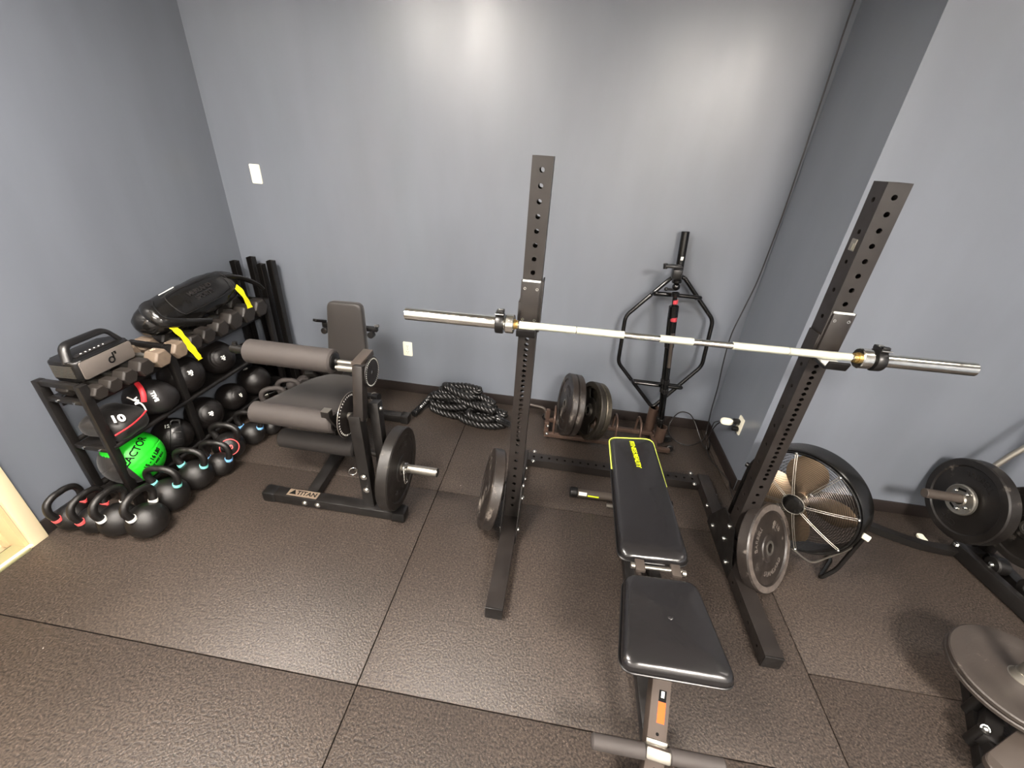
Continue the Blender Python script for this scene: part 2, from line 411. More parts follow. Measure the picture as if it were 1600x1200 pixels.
def pad(name, poly, z0, z1, M4, mats, parent, bulge=0.006, rnd=0.02, wob=0.0):
    """upholstered pad: outline poly, side wall, puffed rounded top"""
    g = G(); n = len(poly); cx = sum(p[0] for p in poly) / n; cy = sum(p[1] for p in poly) / n
    xs = [p[0] for p in poly]; ys = [p[1] for p in poly]
    hw = min(max(xs) - min(xs), max(ys) - min(ys)) / 2
    def shr(p, d):
        f = 1 - d / hw
        return (cx + (p[0] - cx) * f, cy + (p[1] - cy) * f)
    prof = [(0.0, z0, hw), (0.0, z0, 0)]
    rings = []
    lev = [(z0, 0.004), (z0 + 0.004, 0)]
    H = z1 - z0
    for k in range(0, 7):
        a = PI / 2 * k / 6
        lev.append((z1 - rnd + rnd * math.sin(a), rnd * (1 - math.cos(a))))
    for d, dz in ((rnd * 2.2, bulge * 0.35), (rnd * 3.6, bulge * 0.7)): lev.append((z1 + dz, d))
    for z, dd in lev:
        row = []
        for p in poly:
            x, y = shr(p, dd); zz = z
            if wob and dd > 0.5 * rnd: zz += wob * noise.noise(V((x * 14, y * 9, 3)))
            row.append(g.bm.verts.new(M4 @ V((x, y, zz))))
        rings.append(row)
    # interior fan rings
    for f in (0.66, 0.33):
        row = []
        for p in poly:
            x, y = cx + (p[0] - cx) * f * (1 - rnd * 3.6 / hw), cy + (p[1] - cy) * f * (1 - rnd * 3.6 / hw)
            zz = z1 + bulge * (0.85 if f > 0.5 else 1.0) + (wob * noise.noise(V((x * 14, y * 9, 3))) if wob else 0)
            row.append(g.bm.verts.new(M4 @ V((x, y, zz))))
        rings.append(row)
    g.ring_strip(rings, cap0=True)
    c = g.bm.verts.new(M4 @ V((cx, cy, z1 + bulge))); last = rings[-1]
    for i in range(n): g.face([last[i], last[(i + 1) % n], c])
    return g.build(name, mats, parent, smooth=50)

def copy_tree(o, parent=None):
    c = o.copy(); COL.objects.link(c); c.parent = parent
    for ch in [x for x in o.children]: copy_tree(ch, c)
    return c

def bolt(parent, p, n, r=0.011, h=0.009):
    g = G(); n = V(n).normalized(); p = V(p)
    g.cyl(p, p + n * 0.002, r * 1.35, n=16)
    g.lathe([(0, 0), (r, 0), (r, h * 0.45), (r * 0.75, h * 0.85), (r * 0.35, h), (0, h)], p + n * 0.002, n, 12)
    return g.build('bolt', 'zinc', parent)

# ================================================================== SETTING
XL, YB, XA, YR, XE, YF = -2.38, 2.85, 1.25, 2.19, 3.4, -2.4

def struct(g, name, mats, parent=None, **kw):
    o = g.build(name, mats, parent, **kw)
    if parent is None: o['kind'] = 'structure'
    return o

# floor: dark slab with rubber mats laid edge to edge
g = G(); g.mi = 1
g.box(((XL + XE) / 2, (YF + YB) / 2, -0.05), (XE - XL + 0.2, YB - YF + 0.2, 0.08)); g.mi = 0
gap = 0.0042
def tile(x0, x1, y0, y1): g.box(((x0 + x1) / 2, (y0 + y1) / 2, -0.006), (x1 - x0 - gap, y1 - y0 - gap, 0.012), bevel=0.0016)
for x0, x1, ys in ((XL, -0.585, (YF, -0.46, 0.74, 1.795, YB)), (-0.585, 1.21, (YF, -0.46, 0.74, 1.795, YB)), (1.21, XE, (YF, -0.1, 1.09, 2.2, YB))):
    for a, b in zip(ys, ys[1:]): tile(x0, x1, a, b)
struct(g, 'floor', ['floor', 'dark'])

DY0, DY1, DZ = 0.12, 1.04, 2.05      # doorway opening in the left wall
g = G()
g.box((XL - 0.06, (DY1 + YB) / 2, CEIL / 2), (0.12, YB - DY1, CEIL))
g.box((XL - 0.06, (YF + DY0) / 2, CEIL / 2), (0.12, DY0 - YF, CEIL))
g.box((XL - 0.06, (DY0 + DY1) / 2, (CEIL + DZ) / 2), (0.12, DY1 - DY0, CEIL - DZ))
struct(g, 'wall_left', 'wall')
g = G(); g.box(((XL + XA) / 2 , YB + 0.05, CEIL / 2), (XA - XL + 0.24, 0.1, CEIL)); struct(g, 'wall_back', 'wall')
g = G(); g.box((XA + 0.05, (YR + 0.1 + YB) / 2, CEIL / 2), (0.1, YB - YR - 0.1, CEIL)); struct(g, 'wall_alcove', 'wall')
g = G(); g.box(((XA + XE) / 2 + 0.05, YR + 0.05, CEIL / 2), (XE - XA + 0.1, 0.1, CEIL)); struct(g, 'wall_right', 'wall')
g = G(); g.box((XE + 0.05, (YF + YR) / 2, CEIL / 2), (0.1, YR - YF, CEIL)); struct(g, 'wall_east', 'wall')
g = G(); g.box(((XL + XE) / 2, YF - 0.05, CEIL / 2), (XE - XL, 0.1, CEIL)); struct(g, 'wall_front', 'paleside')
g = G(); g.box(((XL + XE) / 2, (YF + YB) / 2, CEIL + 0.05), (XE - XL + 0.2, YB - YF + 0.2, 0.1)); struct(g, 'ceiling', 'ceil')

BH, BT = 0.085, 0.010
g = G(); g.box((XL + BT / 2, (DY1 + 0.064 + YB) / 2, BH / 2), (BT, YB - DY1 - 0.064, BH), bevel=0.003); struct(g, 'baseboard_left', 'base')
g = G(); g.box(((XL + XA) / 2, YB - BT / 2, BH / 2), (XA - XL - 2 * BT, BT, BH), bevel=0.003); struct(g, 'baseboard_back', 'base')
g = G(); g.box((XA - BT / 2, (YR + YB) / 2, BH / 2), (BT, YB - YR, BH), bevel=0.003); struct(g, 'baseboard_alcove', 'base')
g = G(); g.box(((XA + XE) / 2, YR - BT / 2, BH / 2), (XE - XA, BT, BH), bevel=0.003); struct(g, 'baseboard_right', 'base')

# doorway on the left: cream casing, tan jamb, threshold and lit hall beyond
g = G()
for y in (DY1 + 0.032, DY0 - 0.032): g.box((XL + 0.012, y, (DZ + 0.064) / 2), (0.024, 0.064, DZ + 0.064), bevel=0.003)
g.box((XL + 0.012, (DY0 + DY1) / 2, DZ + 0.032), (0.024, DY1 - DY0, 0.064), bevel=0.003)
struct(g, 'trim_1', 'wood')
g = G()
for y in (DY1 - 0.008, DY0 + 0.008): g.box((XL - 0.07, y, DZ / 2), (0.14, 0.016, DZ))
g.box((XL - 0.07, (DY0 + DY1) / 2, DZ - 0.008), (0.14, DY1 - DY0 - 0.032, 0.016))
g.mi = 0; g.box((XL - 0.105, DY1 - 0.022, DZ / 2), (0.03, 0.012, DZ)); 
struct(g, 'trim_2', ['woodd', 'woodd'])
g = G(); g.box((XL - 0.02, (DY0 + DY1) / 2, 0.004), (0.1, DY1 - DY0 - 0.03, 0.016), bevel=0.004)
g.mi = 1; g.box((XL + 0.012, (DY0 + DY1) / 2 + 0.02, 0.006), (0.022, DY1 - DY0, 0.014), bevel=0.003)
struct(g, 'trim_3', ['thresh', 'wood'])
g = G(); g.box((XL - 0.12 - 0.75, 0.6, -0.02), (1.5, 2.6, 0.04)); struct(g, 'floor_hall', 'oak')
g = G(); g.box((XL - 1.65, 0.6, 1.2), (0.06, 2.6, 2.4)); g.box((XL - 0.87, 1.93, 1.2), (1.5, 0.06, 2.4)); g.box((XL - 0.87, -0.73, 1.2), (1.5, 0.06, 2.4)); struct(g, 'wall_hall', 'offwall')
g = G(); g.box((XL - 0.87, 0.6, 2.43), (1.6, 2.7, 0.06)); struct(g, 'ceiling_hall', 'ceil')

# ceiling lights
def lamp_mat(strength, tint=(255, 246, 236)):
    m = bpy.data.materials.new('lit_diffuser'); m.use_nodes = True
    b = m.node_tree.nodes['Principled BSDF']
    b.inputs['Base Color'].default_value = (0.8, 0.8, 0.8, 1)
    b.inputs['Emission Color'].default_value = lin(tint) + (1,); b.inputs['Emission Strength'].default_value = strength
    return m
names = ['ceiling light panel above the leg machine', 'ceiling light panel in front of the squat stand', 'added fill light panel behind the camera over the doorway side', 'ceiling light panel over the right-hand machine']
for i, (x, y, sx, sy, st, _) in enumerate(PANELS):
    t = thing('ceiling_light', (x, y, CEIL), 'white rectangular ' + names[i], 'light', 'ceiling light panels')
    g = G()
    for dx, dy, w, h in ((0, sy / 2, sx + 0.04, 0.02), (0, -sy / 2, sx + 0.04, 0.02), (sx / 2, 0, 0.02, sy - 0.02), (-sx / 2, 0, 0.02, sy - 0.02)):
        g.box((x + dx, y + dy, CEIL - 0.02), (w, h, 0.04), bevel=0.002)
    part(g, 'light_frame', 'white', t)
    M['l%d' % i] = lamp_mat(st)
    g = G(); g.box((x, y, CEIL - 0.022), (sx - 0.022, sy - 0.022, 0.012)); part(g, 'diffuser', 'l%d' % i, t)
M['lh'] = lamp_mat(9, (255, 232, 190))
t = thing('hall_fill_light', (XL - 0.8, 0.5, 2.4), 'added round fill lamp lighting the hall beyond the cream doorway', 'light')  # added unseen lamp, stands in for sunlight in the hall
g = G(); g.cyl((XL - 0.8, 0.5, 2.4), (XL - 0.8, 0.5, 2.385), 0.2, bevel=0.002); part(g, 'light_base', 'white', t)
g = G(); g.lathe([(0.18, 0), (0.18, 0.02), (0.12, 0.05), (0, 0.06)], (XL - 0.8, 0.5, 2.385), (0, 0, -1)); part(g, 'diffuser', 'lh', t)

# ------------------------------------------------------------------ wall plates
def wall_plate(name, c, n, label, cat, kind):
    F = frame(c, n); t = thing(name, c, label, cat)
    g = G(); g.prism(rrect(0.072, 0.117, 0.006), 0.006, F, bevel=0.002); part(g, 'cover_plate', 'plate', t)
    if kind == 'outlet':
        for dy in (0.024, -0.024):
            g = G(); F2 = F @ Matrix.Translation((0, dy, 0.006)); g.prism(rrect(0.034, 0.029, 0.012), 0.002, F2); s_ = part(g, 'socket', 'plate', t)
            g = G()
            for dx in (-0.0065, 0.0065): g.box((dx, 0.003, 0.0022), (0.0022, 0.009, 0.0012), M4=F2)
            g.cyl(F2 @ V((0, -0.008, 0.0016)), F2 @ V((0, -0.008, 0.003)), 0.0026, n=10)
            part(g, 'slot', 'dark', s_)
        g = G(); g.cyl(F @ V((0, 0, 0.006)), F @ V((0, 0, 0.0075)), 0.003, n=10); part(g, 'screw', 'zinc', t)
    else:
        g = G()
        if kind == 'rocker': g.prism(rrect(0.034, 0.067, 0.003), 0.003, F @ Matrix.Translation((0, 0, 0.006)) , bevel=0.001)
        else: g.box((0, 0.003, 0.012), (0.010, 0.022, 0.016), rot=(0.4, 0, 0), M4=F, bevel=0.001)
        part(g, 'switch_lever', 'plate', t)
    return t
wall_plate('light_switch', (-2.115, YB, 1.552), (0, -1, 0), 'ivory rocker switch plate high on the back wall near the left corner', 'switch', 'rocker')
wall_plate('wall_outlet', (-1.135, YB, 0.392), (0, -1, 0), 'ivory outlet low on the back wall between leg machine and rope', 'outlet', 'outlet')
wall_plate('light_switch', (XL, 1.345, 1.135), (1, 0, 0), 'ivory toggle switch plate on the left wall at the photo edge', 'switch', 'toggle')
wall_plate('wall_outlet', (XA, 2.41, 0.352), (-1, 0, 0), 'ivory outlet with plugs in it on the alcove side wall', 'outlet', 'outlet')

# ================================================================== WEIGHT PLATES
def disc_prof(R, T, hub, style):
    b = min(0.006, T * 0.2)
    if style == 'bumper':      # z=0 back, z=T front
        f = [(hub, T - 0.002), (R * 0.30, T - 0.002), (R * 0.32, T - 0.007), (R * 0.80, T - 0.007), (R * 0.83, T), (R - b, T), (R, T - b)]
        k = [(R, b), (R - b, 0), (R * 0.83, 0), (R * 0.80, 0.007), (R * 0.32, 0.007), (R * 0.30, 0.002), (hub, 0.002)]
    elif style == 'iron':
        f = [(hub, T * 0.95), (R * 0.24, T * 0.95), (R * 0.27, T * 0.55), (R * 0.84, T * 0.55), (R * 0.88, T), (R - b, T), (R, T - b)]
        k = [(R, b), (R - b, 0), (R * 0.88, 0), (R * 0.84, T * 0.4), (R * 0.27, T * 0.4), (R * 0.24, T * 0.05), (hub, T * 0.05)]
    else:                      # thin flat plate with a shallow recess
        f = [(hub, T + 0.004), (R * 0.2, T + 0.004), (R * 0.26, T - 0.003), (R * 0.72, T - 0.003), (R * 0.76, T), (R - b, T), (R, T - b)]
        k = [(R, b), (R - b, 0), (hub, 0)]
    return f + k

def weight_plate(label, cface, n, R, T, style='bumper', mats='bumper', group=None, hub=0.026, letters=None, hubmat='steelgrey', up=(0, 0, 1), lettermat=None, rimmat=None, grips=0, spin=0.0, name='weight_plate'):
    """cface: centre of the outward face; n: direction that face looks"""
    n = V(n).normalized(); c = V(cface); F = frame(c - n * T, n, up) @ Matrix.Rotation(spin, 4, 'Z')
    t = thing(name, c - n * T / 2, label, 'weight plate', group)
    g = G()
    if grips:   # plate with three kidney shaped grip slots
        Nn = 72; rin, rout = R * 0.45, R * 0.78
        g.lathe([(hub, T * 0.95), (R * 0.2, T * 0.95), (R * 0.24, T * 0.6), (rin, T * 0.6), (rin, T * 0.35), (R * 0.24, T * 0.35), (R * 0.2, T * 0.05), (hub, T * 0.05)], (0, 0, 0), (0, 0, 1), Nn, loop=True)
        b = 0.005
        g.lathe([(rout, T * 0.75), (R * 0.84, T * 0.75), (R * 0.87, T), (R - b, T), (R, T - b), (R, b), (R - b, 0), (R * 0.87, 0), (R * 0.84, T * 0.3), (rout, T * 0.3)], (0, 0, 0), (0, 0, 1), Nn, loop=True)
        for k in range(grips):
            a0 = 2 * PI * k / grips; da = 2 * PI / grips * 0.24; ring = []
            for j in range(9):
                a = a0 - da + 2 * da * j / 8; ca, sa = math.cos(a), math.sin(a)
                ring.append([g.bm.verts.new(V((r * ca, r * sa, z))) for r, z in ((rin - 0.004, T * 0.55), (rout + 0.004, T * 0.7), (rout + 0.004, T * 0.33), (rin - 0.004, T * 0.38))])
            g.ring_strip(ring, cap0=True, cap1=True)
        bmesh.ops.transform(g.bm, matrix=F @ frame((0, 0, 0), (0, 0, 1)).inverted(), verts=g.bm.verts)
    else:
        pr = disc_prof(R, T, hub, style)
        g.lathe(pr, c - n * T, n, 72, up=up, loop=True)
    d_ = part(g, 'plate_disc', mats, t)
    g = G(); g.lathe([(hub - 0.0005, -0.001), (hub + 0.012, -0.001), (hub + 0.012, 0.0015), (hub - 0.0005, 0.0015)], c - n * (0.002 if style != 'thin' else -0.003), n, 40, loop=True)
    part(g, 'hub_ring', hubmat, t)
    if rimmat:
        g = G(); g.lathe([(R * 0.835, 0), (R * 0.97, 0), (R * 0.97, 0.0012), (R * 0.835, 0.0012)], c, n, 72, loop=True); part(g, 'worn_rim', rimmat, t)
    zf = {'bumper': T - 0.0068, 'iron': T * 0.55 + 0.0004, 'thin': T - 0.0028}[style]
    for (body, size, rad, a0, flip) in (letters or []):
        def fn(p, rad=rad, a0=a0, flip=flip):
            if flip: a = a0 + p.x / rad; rr = rad - p.y
            else: a = a0 - p.x / rad; rr = rad + p.y
            return F @ V((rr * math.cos(a), rr * math.sin(a), zf + p.z))
        text(body, size, fn, lettermat or mats, d_, extrude=0.0016)
    return t

LET = [('BARBELL', 0.036, 0.125, PI / 2, False), ('STANDARD', 0.036, 0.125, -PI / 2, True)]
LET2 = [('45 LB', 0.034, 0.125, 0.6, False), ('BARBELL', 0.034, 0.125, PI * 0.75, False), ('STANDARD', 0.034, 0.125, -PI / 2, True)]

# ================================================================== SQUAT STAND
UPX = [(-0.119, -0.119), (1.047, 1.020)]   # bottom x, top x
UY0, UY1, UTOP, UW = 1.620, 1.695, 1.80, 0.075
ss = thing('squat_stand', (0.46, 1.9, 0), 'tall black squat stand with two punched uprights and low rear crossmember', 'squat rack')
def square_tube(gg, p0, axis, up, w, d, L, hf, rf, hs, rs, t=0.004):
    """square tube of four holed plates. local: z->front normal(up), y along axis"""
    ax = V(axis).normalized(); upn = V(up).normalized(); side = ax.cross(upn)
    for nrm, ww, dd, hh, rr in ((upn, w, d, hf, rf), (-upn, w, d, hf, rf), (side, d, w, hs, rs), (-side, d, w, hs, rs)):
        y = ax; z = nrm; x = y.cross(z)
        m = Matrix((x, y, z)).transposed().to_4x4(); m.translation = V(p0) + nrm * (dd / 2 - t)
        gg.holed(m, ww - (0.0 if nrm in (upn, -upn) else 2 * t), L, hh, rr, t)
front_holes = [0.155 + 0.0508 * i for i in range(9)]
z = 0.587
front_holes += [0.587 + 0.0254 * i for i in range(23)] + [1.195, 1.246, 1.297]
front_holes += [1.757 - 0.0508 * i for i in range(9)]
front_holes = sorted(set(round(h, 3) for h in front_holes))
side_holes = [0.12 + 0.1016 * i for i in range(17)]
for i, (xb, xt) in enumerate(UPX):
    xc = xb; lean = V((xt - xb, 0, UTOP)).normalized(); right = i == 1
    g = G(); p0 = V((xb, (UY0 + UY1) / 2, 0.012))
    square_tube(g, p0, lean, (0, -1, 0), UW, UW, UTOP - 0.012, [h - 0.012 for h in front_holes], 0.0092, [h - 0.012 for h in side_holes], 0.0085)
    up = part(g, 'upright', 'brownsteel', ss, flat=True)
    # feet (one continuous beam under each upright)
    g = G(); L = 2.13 - 1.085
    fx = xb + (0.006 if right else 0.0)
    square_tube(g, (fx, 1.090, 0.036), (0.0 if not right else -0.02, 1, 0), (0, 0, 1), 0.076, 0.070, 0.53, [], 0.01, [0.06, 0.16, 0.26, 0.36, 0.46], 0.007)
    ft = part(g, 'foot', 'brownsteel', ss, flat=True)
    g = G(); g.box((fx, 1.088, 0.036), (0.078, 0.008, 0.072), bevel=0.002); part(g, 'end_plate', 'blacksteel', ft)
    g = G(); g.box((xb, (UY1 + 2.21) / 2, 0.037), (0.07, 2.21 - UY1, 0.070), bevel=0.003); part(g, 'rear_foot', 'brownsteel', ss)
    # gusset plates both sides
    for sx in (-1, 1):
        F = Matrix(((0, 0, 1, xb + sx * 0.0385 + (-0.006 if sx < 0 else 0)), (1, 0, 0, 0), (0, 1, 0, 0), (0, 0, 0, 1)))
        poly = [(1.50, 0.003), (1.87, 0.003), (1.87, 0.06), (1.715, 0.30), (1.615, 0.30), (1.50, 0.07)] if not right else [(1.50, 0.003), (1.87, 0.003), (1.87, 0.06), (1.76, 0.23), (1.615, 0.23), (1.50, 0.07)]
        g = G(); g.prism(poly, 0.006, F); part(g, 'gusset_plate', 'blacksteel', ss)
        for (by, bz) in ((1.655, 0.20), (1.655, 0.11), (1.56, 0.045), (1.80, 0.045)) if right else ((1.655, 0.27), (1.655, 0.18), (1.56, 0.045), (1.80, 0.045)):
            bolt(ss, (xb + sx * 0.0445, by, bz), (sx, 0, 0))
    # J cup: backing plate with white-edged liner, side strap and protruding shelf with a lip
    g = G(); jx = xb + (xt - xb) * 1.25 / UTOP
    g.box((jx, UY0 - 0.004, 1.265), (0.082, 0.008, 0.215), bevel=0.002)
    g.box((jx - 0.044 if not right else jx - 0.044, UY0 + 0.03, 1.235), (0.006, 0.075, 0.09), bevel=0.001)
    g.box((jx + 0.044, UY0 + 0.03, 1.265), (0.006, 0.075, 0.21), bevel=0.001)
    jc = part(g, 'hook_bracket', 'brownsteel', ss)
    g = G(); g.box((jx, UY0 - 0.0135, 1.272), (0.070, 0.011, 0.190), bevel=0.002); lin_ = part(g, 'liner_plate', 'brownsteel', jc)
    g = G(); g.box((jx, UY0 - 0.0135, 1.371), (0.070, 0.011, 0.006), bevel=0.001); part(g, 'liner_edge', 'white', jc)
    for dx, dz in ((-0.024, 0.070), (0.024, 0.070), (-0.024, -0.058), (0.024, -0.058)):
        g = G(); g.lathe([(0.0028, 0), (0.0062, 0), (0.0062, 0.0018), (0.0028, 0.0018)], (jx + dx, UY0 - 0.019, 1.272 + dz), (0, -1, 0), 14, loop=True); part(g, 'rivet', 'zinc', jc)
    g = G(); g.box((jx, UY0 - 0.052, 1.176 + 0.012 * i), (0.074, 0.104, 0.010), bevel=0.002)
    g.box((jx, UY0 - 0.108, 1.190 + 0.012 * i), (0.074, 0.010, 0.034), rot=(0.35, 0, 0), bevel=0.002); part(g, 'hook_shelf', 'plastic', jc)
    g = G(); g.box((jx, UY0 - 0.054, 1.1835 + 0.012 * i), (0.066, 0.09, 0.005), bevel=0.001); part(g, 'shelf_pad', 'white', jc)
# right upright carries a small adjuster bracket on its inner face
g = G(); g.box((0.988, 1.658, 1.60), (0.012, 0.03, 0.04), bevel=0.002); g.box((0.981, 1.655, 1.595), (0.006, 0.014, 0.02)); part(g, 'side_bracket', 'steelgrey', ss)
# crossmember
g = G(); square_tube(g, (UPX[0][0] + 0.035, 2.165, 0.033), (1, 0, 0), (0, 0, 1), 0.075, 0.055, UPX[1][0] - UPX[0][0] - 0.07, [0.04 + 0.0508 * i for i in range(22)], 0.0085, [], 0.008)
part(g, 'crossmember', 'brownsteel', ss, flat=True)
for x, y in ((-0.045, 2.115), (-0.045, 2.215), (0.972, 2.115), (0.972, 2.215)): bolt(ss, (x, y, 0.062), (0, 0, 1), 0.010)
for i, (xb, _) in enumerate(UPX):
    bolt(ss, (xb + (0.0385 if i == 0 else -0.036), 1.95, 0.05), (1 if i == 0 else -1, 0, 0)); bolt(ss, (xb + (0.036), 2.05, 0.05), (1, 0, 0))

# ---- barbell
BY = 1.557
B0, B1 = V((-0.620, BY, 1.1985)), V((1.505, BY, 1.231))
bx = (B1 - B0).normalized(); bp = lambda x: B0 + bx * ((x - B0.x) / bx.x)
bb = thing('barbell', bp(0.44), 'long chrome olympic barbell resting across the hooks of the squat stand', 'barbell')
g = G(); g.cyl(bp(-0.19), bp(1.115), 0.0125, n=24); part(g, 'shaft', 'chrome', bb)
for a, b in ((-0.150, 0.075), (0.078, 0.262), (0.398, 0.523), (0.668, 0.868), (0.871, 1.088)):
    g = G(); g.cyl(bp(a), bp(b), 0.0148, n=28, bevel=0.001); part(g, 'knurled_grip', 'knurl', bb)
for a, b, c, d in ((-0.620, -0.205, -0.170, 'l'), (1.505, 1.150, 1.112, 'r')):
    g = G(); g.cyl(bp(a), bp(b), 0.0248, n=36, bevel=0.002); sl = part(g, 'sleeve', 'chrome', bb)
    g = G(); g.cyl(bp(b), bp(c), 0.038, n=36, bevel=0.003); part(g, 'sleeve_flange', 'chrome', sl)
    g = G(); e = bp(c); s_ = 1 if d == 'l' else -1; g.cyl(e, e + bx * 0.004 * s_, 0.021, n=30); g.cyl(e + bx * .003 * s_, e + bx * 0.014 * s_, 0.0175, n=30); part(g, 'bushing', 'brass', sl)
def collar(x, lab):
    c = bp(x); t = thing('barbell_collar', c, lab, 'barbell collar', 'clamp collars on the barbell')
    g = G(); g.lathe([(0.0255, -0.016), (0.040, -0.016), (0.042, -0.012), (0.042, 0.012), (0.040, 0.016), (0.0255, 0.016)], c, bx, 40, loop=True); part(g, 'clamp_ring', 'plastic', t)
    g = G(); F = frame(c, bx); g.box((0.0, 0.044, 0), (0.05, 0.016, 0.030), M4=F, bevel=0.003); g.box((-0.018, 0.052, 0), (0.014, 0.012, 0.026), M4=F, bevel=0.002); part(g, 'lever', 'plastic', t)
    g = G(); g.box((0.012, 0.0525, 0), (0.010, 0.004, 0.018), M4=F, bevel=0.001); g.cyl(F @ V((-0.03, 0.046, -0.017)), F @ V((-0.03, 0.046, 0.017)), 0.003, n=8); part(g, 'pin', 'zinc', t)
collar(-0.228, 'black clamp collar on the left sleeve of the barbell')
collar(1.175, 'black clamp collar on the right sleeve of the barbell')

# ---- bumper plates leaning on the stand
weight_plate('black bumper plate leaning on the left upright, scuffed edge towards the camera', (-0.212, 1.655, 0.217), (0.97, 0.15, -0.2), 0.215, 0.058, 'bumper', 'bumperold', letters=LET)
weight_plate('scuffed dark bumper plate leaning outside the right upright, beside the fan', (1.167, 1.553, 0.197), (math.cos(math.radians(28)) * math.cos(math.radians(-45)), math.cos(math.radians(28)) * math.sin(math.radians(-45)), math.sin(math.radians(28))), 0.217, 0.055, 'bumper', 'bumperold', letters=LET2, lettermat='scuff', rimmat='scuff', hub=0.024)

# ================================================================== FLAT BENCH
bn = thing('weight_bench', (0.5, 1.3, 0), 'black vinyl adjustable bench laid flat under the barbell, neon piping', 'bench')
I4 = Matrix.Identity(4)
ZT = 0.45
back = [(0.37, 1.965), (0.612, 2.005), (0.640, 1.185), (0.362, 1.168)]
bp_ = pad('back_pad', round_poly([(x, y) for x, y in back][::-1], 0.05, 7), ZT - 0.055, ZT, I4, 'vinyl', bn, bulge=0.008, rnd=0.026, wob=0.003)
seat = [(0.372, 1.090), (0.640, 1.100), (0.688, 0.752), (0.330, 0.748)]
sp_ = pad('seat_pad', round_poly(seat[::-1], 0.045, 7), ZT - 0.055, ZT, I4, 'vinyl', bn, bulge=0.009, rnd=0.026, wob=0.006)
g = G(); g.ellip((0.508, 0.925, ZT + 0.008), (0.012, 0.010, 0.004)); part(g, 'button', 'vinyl', sp_)
# neon piping around the head end
pp = fillet([(0.3645, 1.70, ZT - 0.020), (0.3665, 1.970, ZT - 0.020), (0.613, 2.008, ZT - 0.020), (0.624, 1.62, ZT - 0.020)], 0.05, 8)
g = G(); g.tube(pp, 0.0034, 8); part(g, 'piping', 'lime', bn)
for pl, nm in ((back, 'edge'), (seat, 'edge')):
    g = G(); q = fillet([(x + (x - 0.5) * 0.02, y, ZT - 0.043) for x, y in pl], 0.05, 7, closed=True); g.tube(q, 0.004, 8, closed=True); part(g, 'seam_piping', 'plastic', bn)
ang = math.radians(-88)
def bt(p): return V((0.492 - p.y * 1.0 * math.sin(-ang), 1.885 + 0, 0)) 
TB = Matrix.Translation((0.489, 1.812, ZT + 0.0092)) @ Matrix.Rotation(math.radians(-86), 4, 'Z')
text('FITNESS REALITY', 0.034, lambda p: TB @ p, 'neon', bn, extrude=0.0008, bold=0.0005, space=0.85)
# frame
g = G(); g.bar((0.5, 1.95, 0.36), (0.512, 0.80, 0.36), 0.045, 0.045); g.bar((0.5, 1.90, 0.04), (0.505, 1.15, 0.34), 0.05, 0.045); g.bar((0.5, 1.90, 0.03), (0.50, 0.42, 0.035), 0.045, 0.05); part(g, 'frame_tube', 'blacksteel', bn)
g = G(); g.bar((0.506, 0.90, 0.345), (0.452, 0.48, 0.04), 0.062, 0.055, up=(0, -0.6, 0.8)); fp = part(g, 'front_post', 'postbrown', bn)
P0, P1 = V((0.506, 0.90, 0.345)), V((0.452, 0.48, 0.04)); ax_ = (P1 - P0).normalized()
xs_ = V((1, 0, 0)); xs_ = (xs_ - ax_ * xs_.dot(ax_)).normalized(); nn_ = xs_.cross(ax_); nn_ = nn_ if nn_.z > 0 else -nn_
def onpost(d, u, hgt=0.0): return P0 + ax_ * d + xs_ * u + nn_ * (0.0275 + hgt)
PF = Matrix((xs_, -ax_, nn_)).transposed().to_4x4()
def decal(d, u, w, h, mt, nm, hh=0.0008):
    g = G(); m = PF.copy(); m.translation = onpost(d, u); g.box((0, 0, 0), (w, h, hh), M4=m); return part(g, nm, mt, fp)
decal(0.150, 0.006, 0.024, 0.032, 'dark', 'warning_label'); decal(0.196, 0.006, 0.024, 0.058, 'orange', 'warning_sticker')
decal(0.146, 0.006, 0.010, 0.018, 'white', 'warning_symbol', 0.0014)
for d in (0.255, 0.345): 
    g = G(); g.cyl(onpost(d, 0, -0.001), onpost(d, 0, 0.0006), 0.005, n=14); part(g, 'pin_hole', 'dark', fp)
# foam foot roller
RC = onpost(0.300, 0.0, 0.016)
g = G(); g.cyl(RC + V((-0.205, 0.0, 0)), RC + V((-0.035, 0, 0)), 0.0225, bevel=0.006, n=28); part(g, 'foam_roller', 'foam', bn)
g = G(); g.cyl(RC + V((0.035, 0.0, 0)), RC + V((0.205, 0, 0)), 0.0225, bevel=0.006, n=28); part(g, 'foam_roller', 'foam', bn)
g = G(); m = PF.copy(); m.translation = RC + nn_ * -0.002; g.box((0, 0, 0), (0.078, 0.036, 0.05), M4=m, bevel=0.008); g.box((0, 0.024, -0.012), (0.066, 0.014, 0.008), M4=m, bevel=0.002); part(g, 'roller_bracket', 'steelgrey', bn)
# hinge between pads
g = G(); g.cyl((0.405, 1.132, ZT - 0.018), (0.60, 1.140, ZT - 0.018), 0.008, n=14)
for x in (0.405, 0.60): g.cyl((x - 0.004, 1.133, ZT - 0.018), (x + 0.01, 1.133, ZT - 0.018), 0.012, n=14)
hg = part(g, 'hinge_rod', 'steelgrey', bn)
for x in (0.435, 0.572):
    g = G(); g.box((x, 1.134, ZT - 0.014), (0.036, 0.052, 0.014), bevel=0.002); part(g, 'hinge_bracket', 'greysteel', bn)
